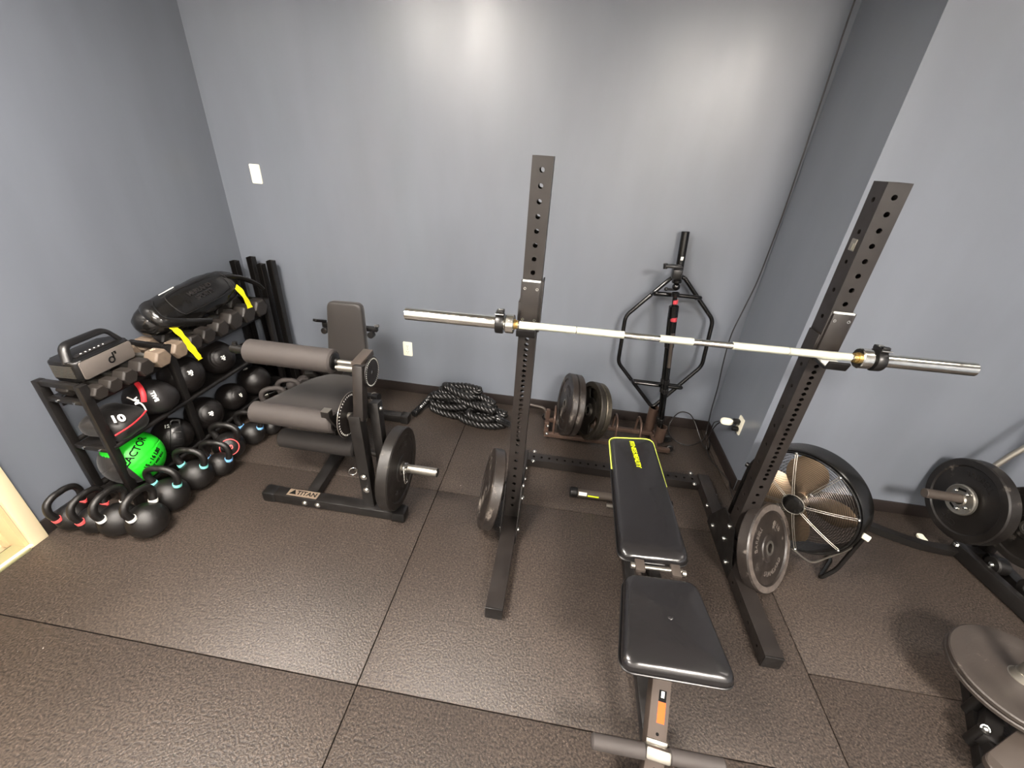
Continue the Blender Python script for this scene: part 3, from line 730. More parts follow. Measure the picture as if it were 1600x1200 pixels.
# rear foot tube with label
g = G(); g.cyl((0.245, 1.915, 0.036), (0.76, 1.925, 0.036), 0.026, n=28); rf = part(g, 'rear_foot', 'greysteel', bn)
for x0, x1 in ((0.200, 0.247), (0.76, 0.805)):
    g = G(); g.cyl((x0, 1.915, 0.036), (x1, 1.916, 0.036), 0.030, n=28, bevel=0.004); part(g, 'end_cap', 'plastic', rf)
def wraplab(x0, x1, a0, a1, mt, nm):
    g = G(); rows = []
    for k in range(9):
        a = a0 + (a1 - a0) * k / 8; rows.append([g.bm.verts.new((x, 1.916 - 0.0272 * math.cos(a), 0.036 + 0.0272 * math.sin(a))) for x in (x0, x1)])
    g.ring_strip(rows, closed_ring=False); part(g, nm, mt, rf)
wraplab(0.252, 0.300, 0.15, 0.95, 'white', 'white_label'); wraplab(0.306, 0.372, 0.12, 0.45, 'neon', 'yellow_label')
g = G(); g.cyl((0.42, 1.86, 0.02), (0.50, 1.86, 0.02), 0.012, n=12); part(g, 'lock_pin', 'steelgrey', bn)

# ================================================================== LEG EXTENSION MACHINE
lm = thing('leg_extension_machine', (-1.2, 1.9, 0), 'black plate-loaded leg curl machine with grey foam rollers beside the kettlebells', 'leg machine')
g = G(); g.box((-1.105, 1.555, 0.033), (0.80, 0.068, 0.056), bevel=0.005); ff = part(g, 'front_foot', 'blacksteel', lm)
for x in (-1.475, -0.725): 
    g = G(); g.box((x, 1.555, 0.032), (0.075, 0.076, 0.064), bevel=0.010); part(g, 'rubber_cap', 'plastic', ff)
g = G(); g.box((-1.285, 1.5575, 0.0615), (0.175, 0.048, 0.0012)); lb = part(g, 'brand_label', 'hexcream', ff)
text('\u25B2TITAN', 0.040, lambda p: V((-1.285 + p.x, 1.5575 + p.y, 0.0625 + p.z)), 'dark', lb, extrude=0.0004, bold=0.0008)
for x in (-1.26, -1.185): bolt(lm, (x, 1.520, 0.033), (0, -1, 0), 0.012)
g = G(); g.bar((-1.25, 1.59, 0.035), (-1.33, 2.45, 0.035), 0.062, 0.055); part(g, 'spine_beam', 'blacksteel', lm)
g = G(); g.box((-1.27, 2.43, 0.035), (0.52, 0.06, 0.055), bevel=0.004); g.box((-1.02, 2.43, 0.036), (0.06, 0.07, 0.064), bevel=0.006); part(g, 'rear_foot', 'blacksteel', lm)
g = G(); g.bar((-0.895, 1.575, 0.06), (-0.925, 1.60, 0.625), 0.060, 0.062, up=(0, -1, 0)); part(g, 'main_post', 'blacksteel', lm)
for z, x in ((0.265, -0.905), (0.175, -0.90)): bolt(lm, (x, 1.548, z), (0, -1, 0), 0.013)
g = G(); g.bar((-0.905, 1.60, 0.60), (-0.905, 1.655, 0.875), 0.050, 0.055, up=(0, -1, 0), bevel=0.004); part(g, 'roller_post', 'brownsteel', lm)
g = G(); g.cyl((-0.876, 1.65, 0.84), (-0.872, 1.65, 0.84), 0.012, n=18); g.cyl((-0.935, 1.66, 0.845), (-1.02, 1.66, 0.843), 0.017, n=20, bevel=0.003); g.cyl((-1.02, 1.66, 0.843), (-1.03, 1.66, 0.843), 0.010, n=16); part(g, 'pivot_knob', 'steelgrey', lm)
g = G(); g.bar((-0.925, 1.66, 0.865), (-0.925, 1.80, 0.875), 0.052, 0.03, bevel=0.003); part(g, 'swing_arm', 'greysteel', lm)
# indexed quadrant plates
def index_disc(c, R, n0, n1, mt='brownsteel'):
    F = frame(c, (1, 0, 0)); g = G()
    g.lathe([(0.012, 0), (R, 0), (R, 0.006), (0.012, 0.006)], c, (1, 0, 0), 64, loop=True); d_ = part(g, 'index_disc', mt, lm)
    g = G(); g.torus(V(c) + V((0.003, 0, 0)), (1, 0, 0), R, 0.0018, 64, 6); part(g, 'disc_edge', 'steelgrey' if R > 0.1 else 'blacksteel', d_)
    for side in (-0.0012, 0.0062):
        g = G()
        for k in range(n0, n1):
            a = 2 * PI * k / 40; g.box((R * 0.89, 0, side + 0.0005), (R * 0.07, R * 0.04, 0.0014), M4=F @ Matrix.Rotation(a, 4, 'Z'))
        part(g, 'index_holes', 'white', d_)
index_disc((-1.000, 1.655, 0.575), 0.118, 0, 40)
index_disc((-0.875, 1.705, 0.815), 0.076, 0, 40)
g = G(); g.cyl((-1.03, 1.645, 0.575), (-0.90, 1.645, 0.575), 0.020, n=24); part(g, 'pivot_axle', 'steelgrey', lm)
# weight arm, horn
g = G(); g.bar((-0.865, 1.690, 0.655), (-0.835, 1.645, 0.27), 0.050, 0.055, up=(0, -1, 0), bevel=0.004); part(g, 'weight_arm', 'blacksteel', lm)
bolt(lm, (-0.838, 1.685, 0.62), (1, 0, 0), 0.010)
g = G(); g.cyl((-0.84, 1.644, 0.282), (-0.535, 1.644, 0.282), 0.0235, n=32, bevel=0.002); hn = part(g, 'weight_horn', 'steelgrey', lm)
g = G(); g.cyl((-0.538, 1.644, 0.282), (-0.532, 1.644, 0.282), 0.024, n=32, bevel=0.001); part(g, 'horn_cap', 'plastic', hn)
weight_plate('black bumper plate loaded on the horn of the leg machine', (-0.728, 1.644, 0.277), (1, 0.02, 0.0), 0.225, 0.062, 'bumper', 'bumper', letters=[('BARBELL', 0.04, 0.130, PI * 0.4, False), ('STANDARD', 0.036, 0.130, -PI * 0.55, True)], lettermat='bumper', rimmat=None, hub=0.0255)
t = thing('spring_collar', (-0.71, 1.644, 0.29), 'silver spring collar on the leg machine horn against the plate', 'collar')
g = G()
for k in range(3): g.torus((-0.715 + 0.006 * k, 1.644, 0.282), (1, 0, 0), 0.027, 0.003, 28, 8)
part(g, 'spring_coil', 'zinc', t)
g = G(); g.tube(catmull([(-0.712, 1.618, 0.29), (-0.705, 1.600, 0.25), (-0.70, 1.598, 0.215), (-0.695, 1.615, 0.22), (-0.70, 1.612, 0.245)], 5), 0.003, 8); g.tube(catmull([(-0.71, 1.62, 0.30), (-0.69, 1.60, 0.325), (-0.68, 1.60, 0.335)], 4), 0.003, 8); part(g, 'handle', 'zinc', t)
g = G(); g.torus((-0.985, 1.59, 0.255), (0.5, -0.8, 0.2), 0.020, 0.0025, 32, 8); g.tube([(-0.97, 1.585, 0.27), (-0.93, 1.58, 0.285)], 0.002, 6); part(g, 'pull_ring', 'zinc', lm)
# rollers
def roller(x0, x1, y, z, r, mt, nm):
    g = G(); g.cyl((x0, y, z), (x1, y, z), r, n=40, bevel=0.009); o = part(g, nm, mt, lm)
    for xx, s_ in ((x0, -1), (x1, 1)):
        g = G(); g.lathe([(0.014, -0.002), (r * 0.72, -0.002), (r * 0.72, 0.003), (r * 0.6, 0.008), (r * 0.35, 0.008), (r * 0.35, 0.02), (0.014, 0.02)], (xx, y, z), (s_, 0, 0), 32, loop=True); part(g, 'end_washer', 'plastic', o)
    return o
ru = roller(-1.515, -1.060, 1.705, 0.848, 0.060, 'foam', 'thigh_roller')
g = G(); g.cyl((-1.56, 1.705, 0.848), (-0.93, 1.705, 0.848), 0.0135, n=20); part(g, 'roller_shaft', 'steelgrey', lm)
g = G(); g.cyl((-1.60, 1.70, 0.855), (-1.535, 1.70, 0.85), 0.022, n=20, bevel=0.004); g.cyl((-1.575, 1.70, 0.83), (-1.575, 1.70, 0.89), 0.012, n=14); part(g, 'end_clamp', 'plastic', lm)
rm = roller(-1.545, -1.085, 1.665, 0.505, 0.058, 'foam', 'knee_roller')
rl = roller(-1.500, -1.045, 1.760, 0.270, 0.055, 'foamdark', 'ankle_roller')
g = G(); g.cyl((-1.05, 1.76, 0.27), (-0.86, 1.72, 0.27), 0.014, n=16); part(g, 'ankle_shaft', 'blacksteel', lm)
g = G(); g.bar((-1.105, 1.60, 0.605), (-1.06, 1.60, 0.605), 0.036, 0.036, bevel=0.003); g.bar((-1.08, 1.60, 0.60), (-1.07, 1.65, 0.50), 0.03, 0.03); q_ = part(g, 'adjuster_block', 'blacksteel', lm)
g = G(); g.box((-1.083, 1.6, 0.6245), (0.040, 0.040, 0.003), bevel=0.001); part(g, 'adjuster_cap', 'steelgrey', q_)
# seat and backrest
seatp = [(-1.545, 1.70), (-1.10, 1.70), (-1.13, 2.06), (-1.20, 2.11), (-1.34, 2.11), (-1.42, 2.03)]
pad('seat_pad', round_poly(seatp, 0.035, 6), 0.475, 0.535, I4, 'upholstery', lm, bulge=0.006, rnd=0.016)
g = G(); g.bar((-1.30, 1.80, 0.45), (-1.31, 2.42, 0.45), 0.06, 0.05); g.bar((-1.29, 1.95, 0.05), (-1.30, 1.95, 0.45), 0.06, 0.06, up=(0, 1, 0)); g.bar((-1.32, 2.40, 0.05), (-1.33, 2.46, 0.86), 0.05, 0.05, up=(0, 1, 0)); part(g, 'seat_frame', 'blacksteel', lm)
BM = Matrix.Translation((-1.345, 2.335, 0.70)) @ Matrix.Rotation(math.radians(3), 4, 'Z') @ Matrix.Rotation(math.radians(82), 4, 'X')
backp = [(-0.135, -0.22), (0.135, -0.22), (0.112, 0.205), (-0.112, 0.205)]
pad('back_pad', round_poly(backp, 0.045, 7), -0.05, 0.0, BM, 'upholstery', lm, bulge=0.006, rnd=0.014)
for sx in (1, -1):
    g = G(); F = BM; g.bar(F @ V((sx * 0.05, 0.03, -0.075)), F @ V((sx * 0.185, 0.03, -0.075)), 0.03, 0.03); g.cyl(F @ V((sx * 0.155, 0.0, -0.06)), F @ V((sx * 0.155, 0.0, -0.02)), 0.021, n=18, bevel=0.003); g.bar(F @ V((sx * 0.175, 0.05, -0.09)), F @ V((sx * 0.205, 0.07, -0.01)), 0.03, 0.018)
    part(g, 'adjuster_bracket', 'plastic', lm)
g = G(); g.tube(catmull([(-1.10, 2.02, 0.47), (-1.06, 2.0, 0.475), (-0.985, 1.98, 0.49)], 4), 0.020, 16, radii=[0.014] * 3 + [0.02] * 6); part(g, 'side_grip', 'plastic', lm)
g = G(); g.cyl((-1.03, 2.0, 0.475), (-1.02, 1.99, 0.478), 0.026, n=20); part(g, 'grip_flange', 'steelgrey', lm)

# ================================================================== STORAGE RACK AND WHAT IT HOLDS
RXF, RXB, RZ = -2.10, -2.315, 0.757
rk = thing('storage_rack', (-2.2, 1.355, 0), 'black three-tier steel rack on the left wall holding dumbbells and balls', 'storage rack')
RY = (1.355, 1.810, 2.640)
for y in RY:
    for x in (RXF, RXB):
        g = G(); g.box((x, y, RZ / 2), (0.030, 0.038, RZ), bevel=0.002); part(g, 'post', 'blacksteel', rk)
    for z, h in ((RZ - 0.012, 0.026), (0.66, 0.022), (0.385, 0.026), (0.095, 0.026)):
        g = G(); g.box(((RXF + RXB) / 2, y + 0.001, z), (RXF - RXB - 0.03, 0.026, h), bevel=0.002); cb = part(g, 'cross_bar', 'blacksteel', rk)
        if y < 1.4 and z in (0.66, 0.385):
            for x in (-2.16, -2.25): 
                g = G(); g.cyl((x, y - 0.012, z), (x, y - 0.017, z), 0.006, n=10); part(g, 'bolt_head', 'zinc', cb)
for z, xs in ((0.665, (RXF + 0.0, RXB)), (0.400, (RXF + 0.0, RXB)), (0.108, (RXF + 0.0, RXB))):
    for x in xs:
        g = G()
        if z > 0.6: g.box((x + (-0.038 if x > -2.2 else 0.03), (RY[0] + RY[2]) / 2, z - 0.0005), (0.04, RY[2] - RY[0], 0.005)); g.box((x + (-0.055 if x > -2.2 else 0.045), (RY[0] + RY[2]) / 2, z - 0.03), (0.006, RY[2] - RY[0] - 0.02, 0.04))
        else: g.cyl((x + (0.008 if x > -2.2 else 0), RY[0], z), (x + (0.008 if x > -2.2 else 0), RY[2], z), 0.0125, n=16)
        part(g, 'shelf_rail', 'blacksteel', rk)

for z in (0.3885, 0.0965):
    g = G(); g.box(((RXF + RXB) / 2 + 0.002, (RY[0] + RY[2]) / 2, z), (RXF - RXB - 0.02, RY[2] - RY[0] - 0.03, 0.004)); part(g, 'shelf_panel', 'blacksteel', rk)

# hex dumbbells on the top tier
def dumbbell(c, r, L, ax, label, group, head='hex', spin=0.0, band=None):
    ax = V(ax).normalized(); c = V(c); t = thing('hex_dumbbell', c, label, 'dumbbell', group)
    hl = L * 0.32
    for s_ in (1, -1):
        m = frame(c + ax * (s_ * (L / 2 - hl)), ax * s_) @ Matrix.Rotation(spin, 4, 'Z')
        g = G(); R1 = r / math.cos(PI / 6)
        rings = []
        for rr, h in ((R1 * 0.82, 0), (R1, hl * 0.14), (R1, hl * 0.88), (R1 * 0.84, hl)):
            rings.append([g.bm.verts.new(m @ V((rr * math.cos(PI / 3 * k), rr * math.sin(PI / 3 * k), h))) for k in range(6)])
        g.ring_strip(rings, cap0=True, cap1=True)
        bmesh.ops.bevel(g.bm, geom=list(g.bm.edges), offset=r * 0.05, segments=1, affect='EDGES')
        part(g, 'hex_head', head, t, smooth=20)
    g = G(); hb = L / 2 - hl
    g.tube([c + ax * (hb * k / 4) for k in range(-4, 5)], 0.015, 16, radii=[0.012, 0.014, 0.016, 0.017, 0.0175, 0.017, 0.016, 0.014, 0.012]); part(g, 'handle', 'steelgrey', t)
    return t
DB = [(1.400, 0.032, 0.21, 'hex', 'first and smallest hex dumbbell on the near end of the top tier'), (1.470, 0.033, 0.22, 'hex', 'second hex dumbbell from the near end, in front of the speaker'),
      (1.548, 0.037, 0.23, 'hex', 'third hex dumbbell from the near end, below the right corner of the speaker'), (1.640, 0.042, 0.24, 'hex', 'dark hex dumbbell left of the cream one on the top tier'),
      (1.742, 0.045, 0.26, 'hexcream', 'pale cream hex dumbbell on the top tier left of the middle post'), (1.856, 0.045, 0.26, 'hexcream', 'beige hex dumbbell just past the middle post, beside a yellow strap'),
      (1.962, 0.044, 0.25, 'hex', 'dark hex dumbbell right of the hanging yellow strap'), (2.064, 0.045, 0.25, 'hex', 'hex dumbbell under the black bag, second past the yellow strap'),
      (2.176, 0.048, 0.26, 'hex', 'hex dumbbell at the lower right edge of the black bag'), (2.295, 0.056, 0.28, 'hex', 'large hex dumbbell behind the bag, third from the far end'),
      (2.420, 0.056, 0.28, 'hex', 'large hex dumbbell beside the far yellow strap'), (2.545, 0.056, 0.28, 'hex', 'last hex dumbbell at the far end, near the steel channels')]
for y, r, L, mt_, lab in DB:
    dumbbell((-2.072 - L / 2 + 0.01, y, 0.668 + r), r, L, (1, 0, 0), lab, 'hex dumbbells on the top tier', mt_)
# white number on the cream one
def flat_on(fr, dz=0): return lambda p: fr @ (p + V((0, 0, dz)))
R5 = 0.045
tt = text('45', 0.030, flat_on(frame((-2.115, 1.742 - R5 * math.sin(PI / 6) * 0 , 0.668 + 2 * R5 + 0.0005), (0, 0, 1), (-1, 0, 0))), 'hexhi', [o for o in COL.objects if o.name.startswith('hex_dumbbell')][4])

# slam balls
def slam(c, r, n, label, group, numb='20'):
    c = V(c); n = V(n).normalized(); t = thing('slam_ball', c - V((0, 0, r)), label, 'ball', group); F = frame(c, n)
    g = G(); prof = [(0, -r)]
    for k in range(1, 60):
        a = -PI / 2 + PI * k / 60; rr = r
        if k in (7, 10, 13) or k in (47, 50): rr = r * 0.985
        prof.append((rr * math.cos(a), rr * math.sin(a)))
    prof.append((0, r)); g.lathe(prof, c, n, 56); b_ = part(g, 'ball_body', 'ball', t)
    g = G(); g.lathe([(r * 0.20, r * 0.972), (r * 0.225, r * 0.980), (r * 0.245, r * 0.974)], c, n, 40); g.lathe([(0, r * 0.9965), (r * 0.19, r * 0.985)], c, n, 36); part(g, 'badge', 'plastic', b_)
    text(numb, r * 0.24, lambda p: F @ V((p.x, p.y, r * 1.0 + p.z)), 'white', b_, extrude=0.0005, bold=0.001)
    text('LB', r * 0.10, lambda p: F @ V((p.x + r * 0.02, p.y - r * 0.135, r * 0.996 + p.z)), 'white', b_, extrude=0.0005, bold=0.0005)
    return t
GB = 'black slam balls on the rack'
slam((-2.180, 1.905, 0.509), 0.118, (0.86, -0.28, 0.42), 'slam ball on the middle tier just behind the middle post', GB, '30')
slam((-2.180, 2.175, 0.499), 0.108, (0.86, -0.40, 0.30), 'slam ball on the middle tier, farthest from the middle post', GB, '25')
slam((-2.170, 1.950, 0.206), 0.107, (0.85, -0.35, 0.38), 'slam ball on the bottom tier just right of the middle post', GB, '20')
slam((-2.170, 2.185, 0.193), 0.094, (0.92, -0.12, 0.36), 'smaller slam ball on the bottom tier in the middle of three', GB, '15')
slam((-2.155, 2.405, 0.207), 0.108, (-0.2, -0.2, 0.95), 'glossy ribbed ball on the bottom tier by the leg machine roller', GB, '10')

# handled black medicine ball
c = V((-2.175, 1.716, 0.203)); r = 0.104
t = thing('medicine_ball', c - V((0, 0, r)), 'black medicine ball with moulded grip on the bottom tier right of the green ball', 'ball')
g = G(); g.ellip(c, (r, r, r), nu=48, nv=28); part(g, 'ball_body', 'ball', t)
Fm = frame(c, (0.80, -0.55, 0.1), (0.3, 0.1, 0.95))
g = G(); rows = []
for i in range(13):
    a = math.radians(-58 + 116 * i / 12); w = 0.034
    rows.append([g.bm.verts.new(Fm @ V((x * (1 - 0.25 * abs(a)), math.sin(a) * rr, math.cos(a) * rr))) for x, rr in ((-w, r * 0.99), (-w, r + 0.010), (-w + .006, r + 0.014), (w - .006, r + 0.014), (w, r + 0.010), (w, r * 0.99))])
g.ring_strip(rows, closed_ring=False, cap0=True, cap1=True); gp = part(g, 'grip_panel', 'plastic', t)
g = G()
for a in (-30, -10, 10, 30):
    q = math.radians(a); g.box((0, math.sin(q) * (r + 0.015), math.cos(q) * (r + 0.015)), (0.040, 0.004, 0.004), rot=(-q, 0, 0), M4=Fm)
part(g, 'grip_rib', 'kettle', gp)
text('12', 0.030, lambda p: frame(c + V((0.28, -0.35, 0.89)).normalized() * (r + 0.001), (0.28, -0.35, 0.89)) @ p, 'white', t, extrude=0.0006, bold=0.001)
g = G(); hp = [Fm @ V(p) for p in ((-0.02, r * 0.80, r * 0.62), (-0.022, r * 1.12, r * 0.55), (0.022, r * 1.12, r * 0.55), (0.02, r * 0.80, r * 0.62))]; g.tube(fillet(hp, 0.015), 0.008, 10); part(g, 'handle', 'plastic', t)

# green medicine ball
c = V((-2.170, 1.468, 0.238)); r = 0.139
t = thing('medicine_ball', c - V((0, 0, r)), 'bright green and black soft medicine ball on the bottom tier', 'ball')
Fg = frame(c, (0.80, -0.42, 0.42), (0.15, -0.45, 0.9))
pole = V((-0.30, -0.60, -0.1)).normalized()
ax1 = (Fg.to_3x3() @ V((1, -0.15, 0))).normalized()
g = G(); g.ellip((0, 0, 0), (r, r, r), nu=120, nv=80, M4=frame(c, ax1))
for f in g.bm.faces:
    d = (f.calc_center_median() - c).normalized(); h = d.dot(ax1)
    f.material_index = 0 if h > -0.38 else 1
    if h < -0.38 and h > -0.80 and d.z > 0.62: f.material_index = 0
for v in g.bm.verts:
    d = (v.co - c).normalized(); h = (Fg.inverted() @ v.co)
    for s0 in (0.045, -0.02, -0.080):
        if abs(h.y - s0 + 0.0 * h.x) < 0.0028 and h.z > 0: v.co = c + d * (r - 0.0022)
gb = part(g, 'ball_body', ['green', 'cloth'], t)
def onball(x0, y0, rot, rr):
    cr_, sr_ = math.cos(rot), math.sin(rot)
    def fn(p):
        x = x0 + p.x * cr_ - p.y * sr_; y = y0 + p.x * sr_ + p.y * cr_
        d = V((math.sin(x / rr) * math.cos(y / rr), math.sin(y / rr), math.cos(x / rr) * math.cos(y / rr)))
        return Fg @ (d * (rr + 0.0015 + p.z))
    return fn
text('REACTOR', 0.046, onball(0.015, 0.030, 0.20, r), 'dark', gb, extrude=0.0006, sub=2, bold=0.001)
text('15 - 16 LBS', 0.028, onball(0.040, -0.052, 0.20, r), 'dark', gb, extrude=0.0006, sub=1, bold=0.0012)
text('SOFT MED BALL', 0.018, onball(0.048, -0.082, 0.20, r), 'dark', gb, extrude=0.0006, sub=1, bold=0.0004)

# sand bags on the middle tier
t = thing('sandbag', (-2.17, 1.48, 0.40), 'black nylon sandbag marked 10 with red piping at the near end of the middle tier', 'sandbag')
g = G(); g.ellip((-2.175, 1.470, 0.468), (0.115, 0.100, 0.066), rot=(0.05, 0.10, 0.2), e=(0.65, 0.6), wob=0.018, wsc=12, seed=2); part(g, 'bag_body', 'cloth', t)
sb1 = Matrix.Translation((-2.096, 1.425, 0.514)) @ Matrix.Rotation(0.62, 4, 'Y') @ Matrix.Rotation(math.radians(62), 4, 'Z')
text('10', 0.058, lambda p: sb1 @ V((p.x, p.y, 0.020 + p.z)), 'white', t, extrude=0.0008, bold=0.0022)
g = G(); g.tube(catmull([(-2.056, 1.362, 0.478), (-2.043, 1.43, 0.488), (-2.052, 1.50, 0.494), (-2.068, 1.552, 0.500)], 6), 0.0042, 10); part(g, 'red_piping', 'red', t)
g = G(); g.tube(catmull([(-2.068, 1.552, 0.500), (-2.080, 1.555, 0.535), (-2.11, 1.55, 0.556), (-2.14, 1.545, 0.575)], 6), 0.0035, 8, radii=[0.0035] * 19); part(g, 'white_piping', 'white', t)
t = thing('sandbag', (-2.19, 1.63, 0.40), 'rounded black bag with red strap behind the one marked 10', 'sandbag')
g = G(); g.ellip((-2.165, 1.675, 0.492), (0.120, 0.092, 0.095), rot=(0, 0, 0.3), e=(0.85, 0.85), wob=0.014, wsc=9, seed=7); part(g, 'bag_body', 'vinyl2', t)
g = G(); g.tube(catmull([(-2.075, 1.565, 0.545), (-2.078, 1.578, 0.58), (-2.10, 1.595, 0.608), (-2.13, 1.61, 0.625)], 6), 0.008, 10, radii=[(0.012, 0.006)] * 19); part(g, 'red_strap', 'red', t)
sb2 = frame((-2.066, 1.582, 0.555), (0.83, -0.5, 0.3), (-0.3, 0.1, 1))
text('BALL', 0.026, lambda p: sb2 @ V((p.y * -1 + 0.030, p.x + 0.0, 0.004 + p.z)), 'white', t, extrude=0.0008, bold=0.001)
text('RA', 0.030, lambda p: sb2 @ V((p.y * -1 - 0.045, p.x + 0.01, 0.002 + p.z)), 'white', t, extrude=0.0008, bold=0.001)

# portable speaker on the dumbbells
SP = thing('portable_speaker', (-2.2, 1.52, 0.745), 'silver and black portable speaker with top handle on the near end of the rack', 'speaker')
sz0, sz1 = 0.752, 0.850
FS = Matrix.Translation((-2.200, 1.525, 0)) @ Matrix.Rotation(0.06, 4, 'Z')
g = G(); g.prism(rrect(0.150, 0.290, 0.03), sz1 - sz0, FS @ Matrix.Translation((0, 0, sz0)), bevel=0.012); part(g, 'body', 'plastic', SP)
g = G(); m = FS @ Matrix.Translation((0.073, 0, (sz0 + sz1) / 2 + 0.001)) @ Matrix.Rotation(PI / 2, 4, 'Z') @ Matrix.Rotation(PI / 2, 4, 'X')
g.prism(rrect(0.262, 0.086, 0.008), 0.006, m, bevel=0.002); gr = part(g, 'front_grille', 'silver', SP)
g = G(); mm = m @ Matrix.Translation((0.012, -0.006, 0.0065)); g.torus(mm @ V((0, 0, 0)), mm.to_3x3() @ V((0, 0, 1)), 0.0135, 0.0036, 32, 8)
g.box((0.0135, 0.016, 0), (0.006, 0.034, 0.003), M4=mm); part(g, 'logo', 'dark', gr)
g = G(); g.box((0.028, 0.026, 0), (0.007, 0.014, 0.003), M4=mm); g.box((0.024, 0.031, 0), (0.008, 0.005, 0.003), M4=mm); part(g, 'logo_mark', 'dark', gr)
g = G()
hp = [FS @ V(p) for p in ((0.03, -0.135, sz1 - 0.012), (0.0, -0.100, sz1 + 0.060), (0.0, 0.100, sz1 + 0.060), (0.03, 0.138, sz1 - 0.012))]
g.tube(fillet(hp, 0.03, 6), 0.013, 12, radii=[(0.020, 0.011)] * 14); part(g, 'carry_handle', 'plastic', SP)
g = G(); g.box((-0.005, 0, sz1 + 0.002), (0.08, 0.20, 0.006), M4=FS, bevel=0.002); cp = part(g, 'control_panel', 'vinyl2', SP)
for k in range(6):
    g = G(); g.cyl(FS @ V((0.022, -0.06 + 0.022 * k, sz1 + 0.004)), FS @ V((0.022, -0.06 + 0.022 * k, sz1 + 0.0065)), 0.0035, n=12); part(g, 'button', 'white', cp)
g = G()
for k in range(9): g.box((-0.0, -0.146, sz0 + 0.02 + k * 0.007), (0.10, 0.004, 0.003), M4=FS)
part(g, 'side_grille', 'steelgrey', SP)

# leather bag lying on top of the dumbbells
t = thing('leather_sandbag', (-2.2, 2.1, 0.78), 'shiny black leather training bag with yellow tags lying on top of the dumbbells', 'sandbag')
bc = V((-2.215, 2.160, 0.880)); bd = V((0.06, 0.72, 0.10)).normalized(); BF = frame(bc, bd)
g = G(); Lh = 0.355
prof = []
for k in range(25):
    u = -1 + 2 * k / 24; prof.append((0.116 * (max(0, 1 - abs(u) ** 3.2)) ** 0.45, u * Lh))
rings = []
for r_, h in prof:
    if r_ < 1e-5: vv = g.bm.verts.new(BF @ V((0, 0, h))); rings.append([vv] * 40); continue
    row = []
    for k in range(40):
        a = 2 * PI * k / 40; q = V((math.cos(a), math.sin(a), h * 5)); f = 1 + 0.05 * noise.noise(q * 2.1) + 0.03 * noise.noise(V((a * 5, h * 55, 1)))
        row.append(g.bm.verts.new(BF @ V((r_ * math.cos(a) * f * 1.04, r_ * math.sin(a) * f * 0.92, h))))
    rings.append(row)
g.ring_strip(rings); bb_ = part(g, 'bag_body', 'bag', t)
Pn = BF.inverted().to_3x3() @ V((0.75, -0.35, 0.62)); pa = math.atan2(Pn.y, Pn.x)
def onbag(h, s, rr=0.1185):
    a = pa + s / rr
    return BF @ V((rr * 1.05 * math.cos(a), rr * 0.95 * math.sin(a), h))
sgn = 1 if (onbag(0, 0.03) - onbag(0, 0)).z > 0 else -1
g = G(); lp_ = [onbag(h, sgn * s, 0.1180) for h, s in ((-0.17, -0.055), (-0.17, 0.055), (-0.10, 0.075), (0.18, 0.075), (0.215, 0.04), (0.215, -0.04), (0.18, -0.075), (-0.10, -0.075))]
g.tube(catmull(lp_, 6, True), 0.0022, 6, closed=True); part(g, 'seam', 'vinyl2', bb_)
for txt, s0 in (('MERLAND', 0.016), ('SPORTS', -0.022)):
    text(txt, 0.036, lambda p, s0=s0: onbag(0.02 - 0 + p.x * 1, sgn * (s0 + p.y), 0.1172 + p.z), 'vinyl2', bb_, extrude=0.0015, bold=0.001, sub=1)
g = G(); g.tube([onbag(-0.16, sgn * 0.105, 0.118), onbag(-0.05, sgn * 0.118, 0.118)], 0.003, 8); part(g, 'white_tag', 'white', bb_)
# straps, one loop at each end, standing out towards the room
def horn(pts, rad, nm): 
    g = G(); P = catmull(pts, 6); n = len(P); g.tube(P, 0.02, 16, radii=[(rad * (1 - 0.55 * k / (n - 1)), rad * 0.55 * (1 - 0.5 * k / (n - 1))) for k in range(n)]); return part(g, nm, 'bag', t)
horn([(-2.20, 1.87, 0.95), (-2.15, 1.83, 0.935), (-2.09, 1.83, 0.885), (-2.045, 1.93, 0.850), (-2.02, 2.06, 0.815)], 0.042, 'strap')
horn([(-2.21, 2.30, 0.955), (-2.15, 2.38, 0.975), (-2.10, 2.46, 0.955), (-2.06, 2.54, 0.90), (-2.045, 2.575, 0.855)], 0.034, 'strap')
def ribbon(pts, w, nm, across=(0, 1, 0)):
    g = G(); P = catmull(pts, 5); rows = []; wd = V(across).normalized()
    for i, p in enumerate(P):
        ww = w * (1 + 0.12 * math.sin(i * 1.3)); tw = 0.35 * math.sin(i * 0.5); d = (wd + V((0.5 * tw, 0, 0))).normalized()
        n = V((0.8, 0, 0.6)) * 0.0012
        rows.append([g.bm.verts.new(p - d * ww / 2), g.bm.verts.new(p + d * ww / 2), g.bm.verts.new(p + d * ww / 2 + n), g.bm.verts.new(p - d * ww / 2 + n)])
    g.ring_strip(rows, cap0=True, cap1=True); return part(g, nm, 'yellow', t)
ribbon([(-2.085, 1.855, 0.862), (-2.060, 1.865, 0.825), (-2.045, 1.88, 0.77), (-2.043, 1.895, 0.715), (-2.036, 1.915, 0.650), (-2.034, 1.92, 0.625)], 0.036, 'yellow_tag')
ribbon([(-2.13, 2.385, 0.955), (-2.08, 2.40, 0.90), (-2.06, 2.415, 0.83), (-2.058, 2.43, 0.765)], 0.042, 'yellow_tag')

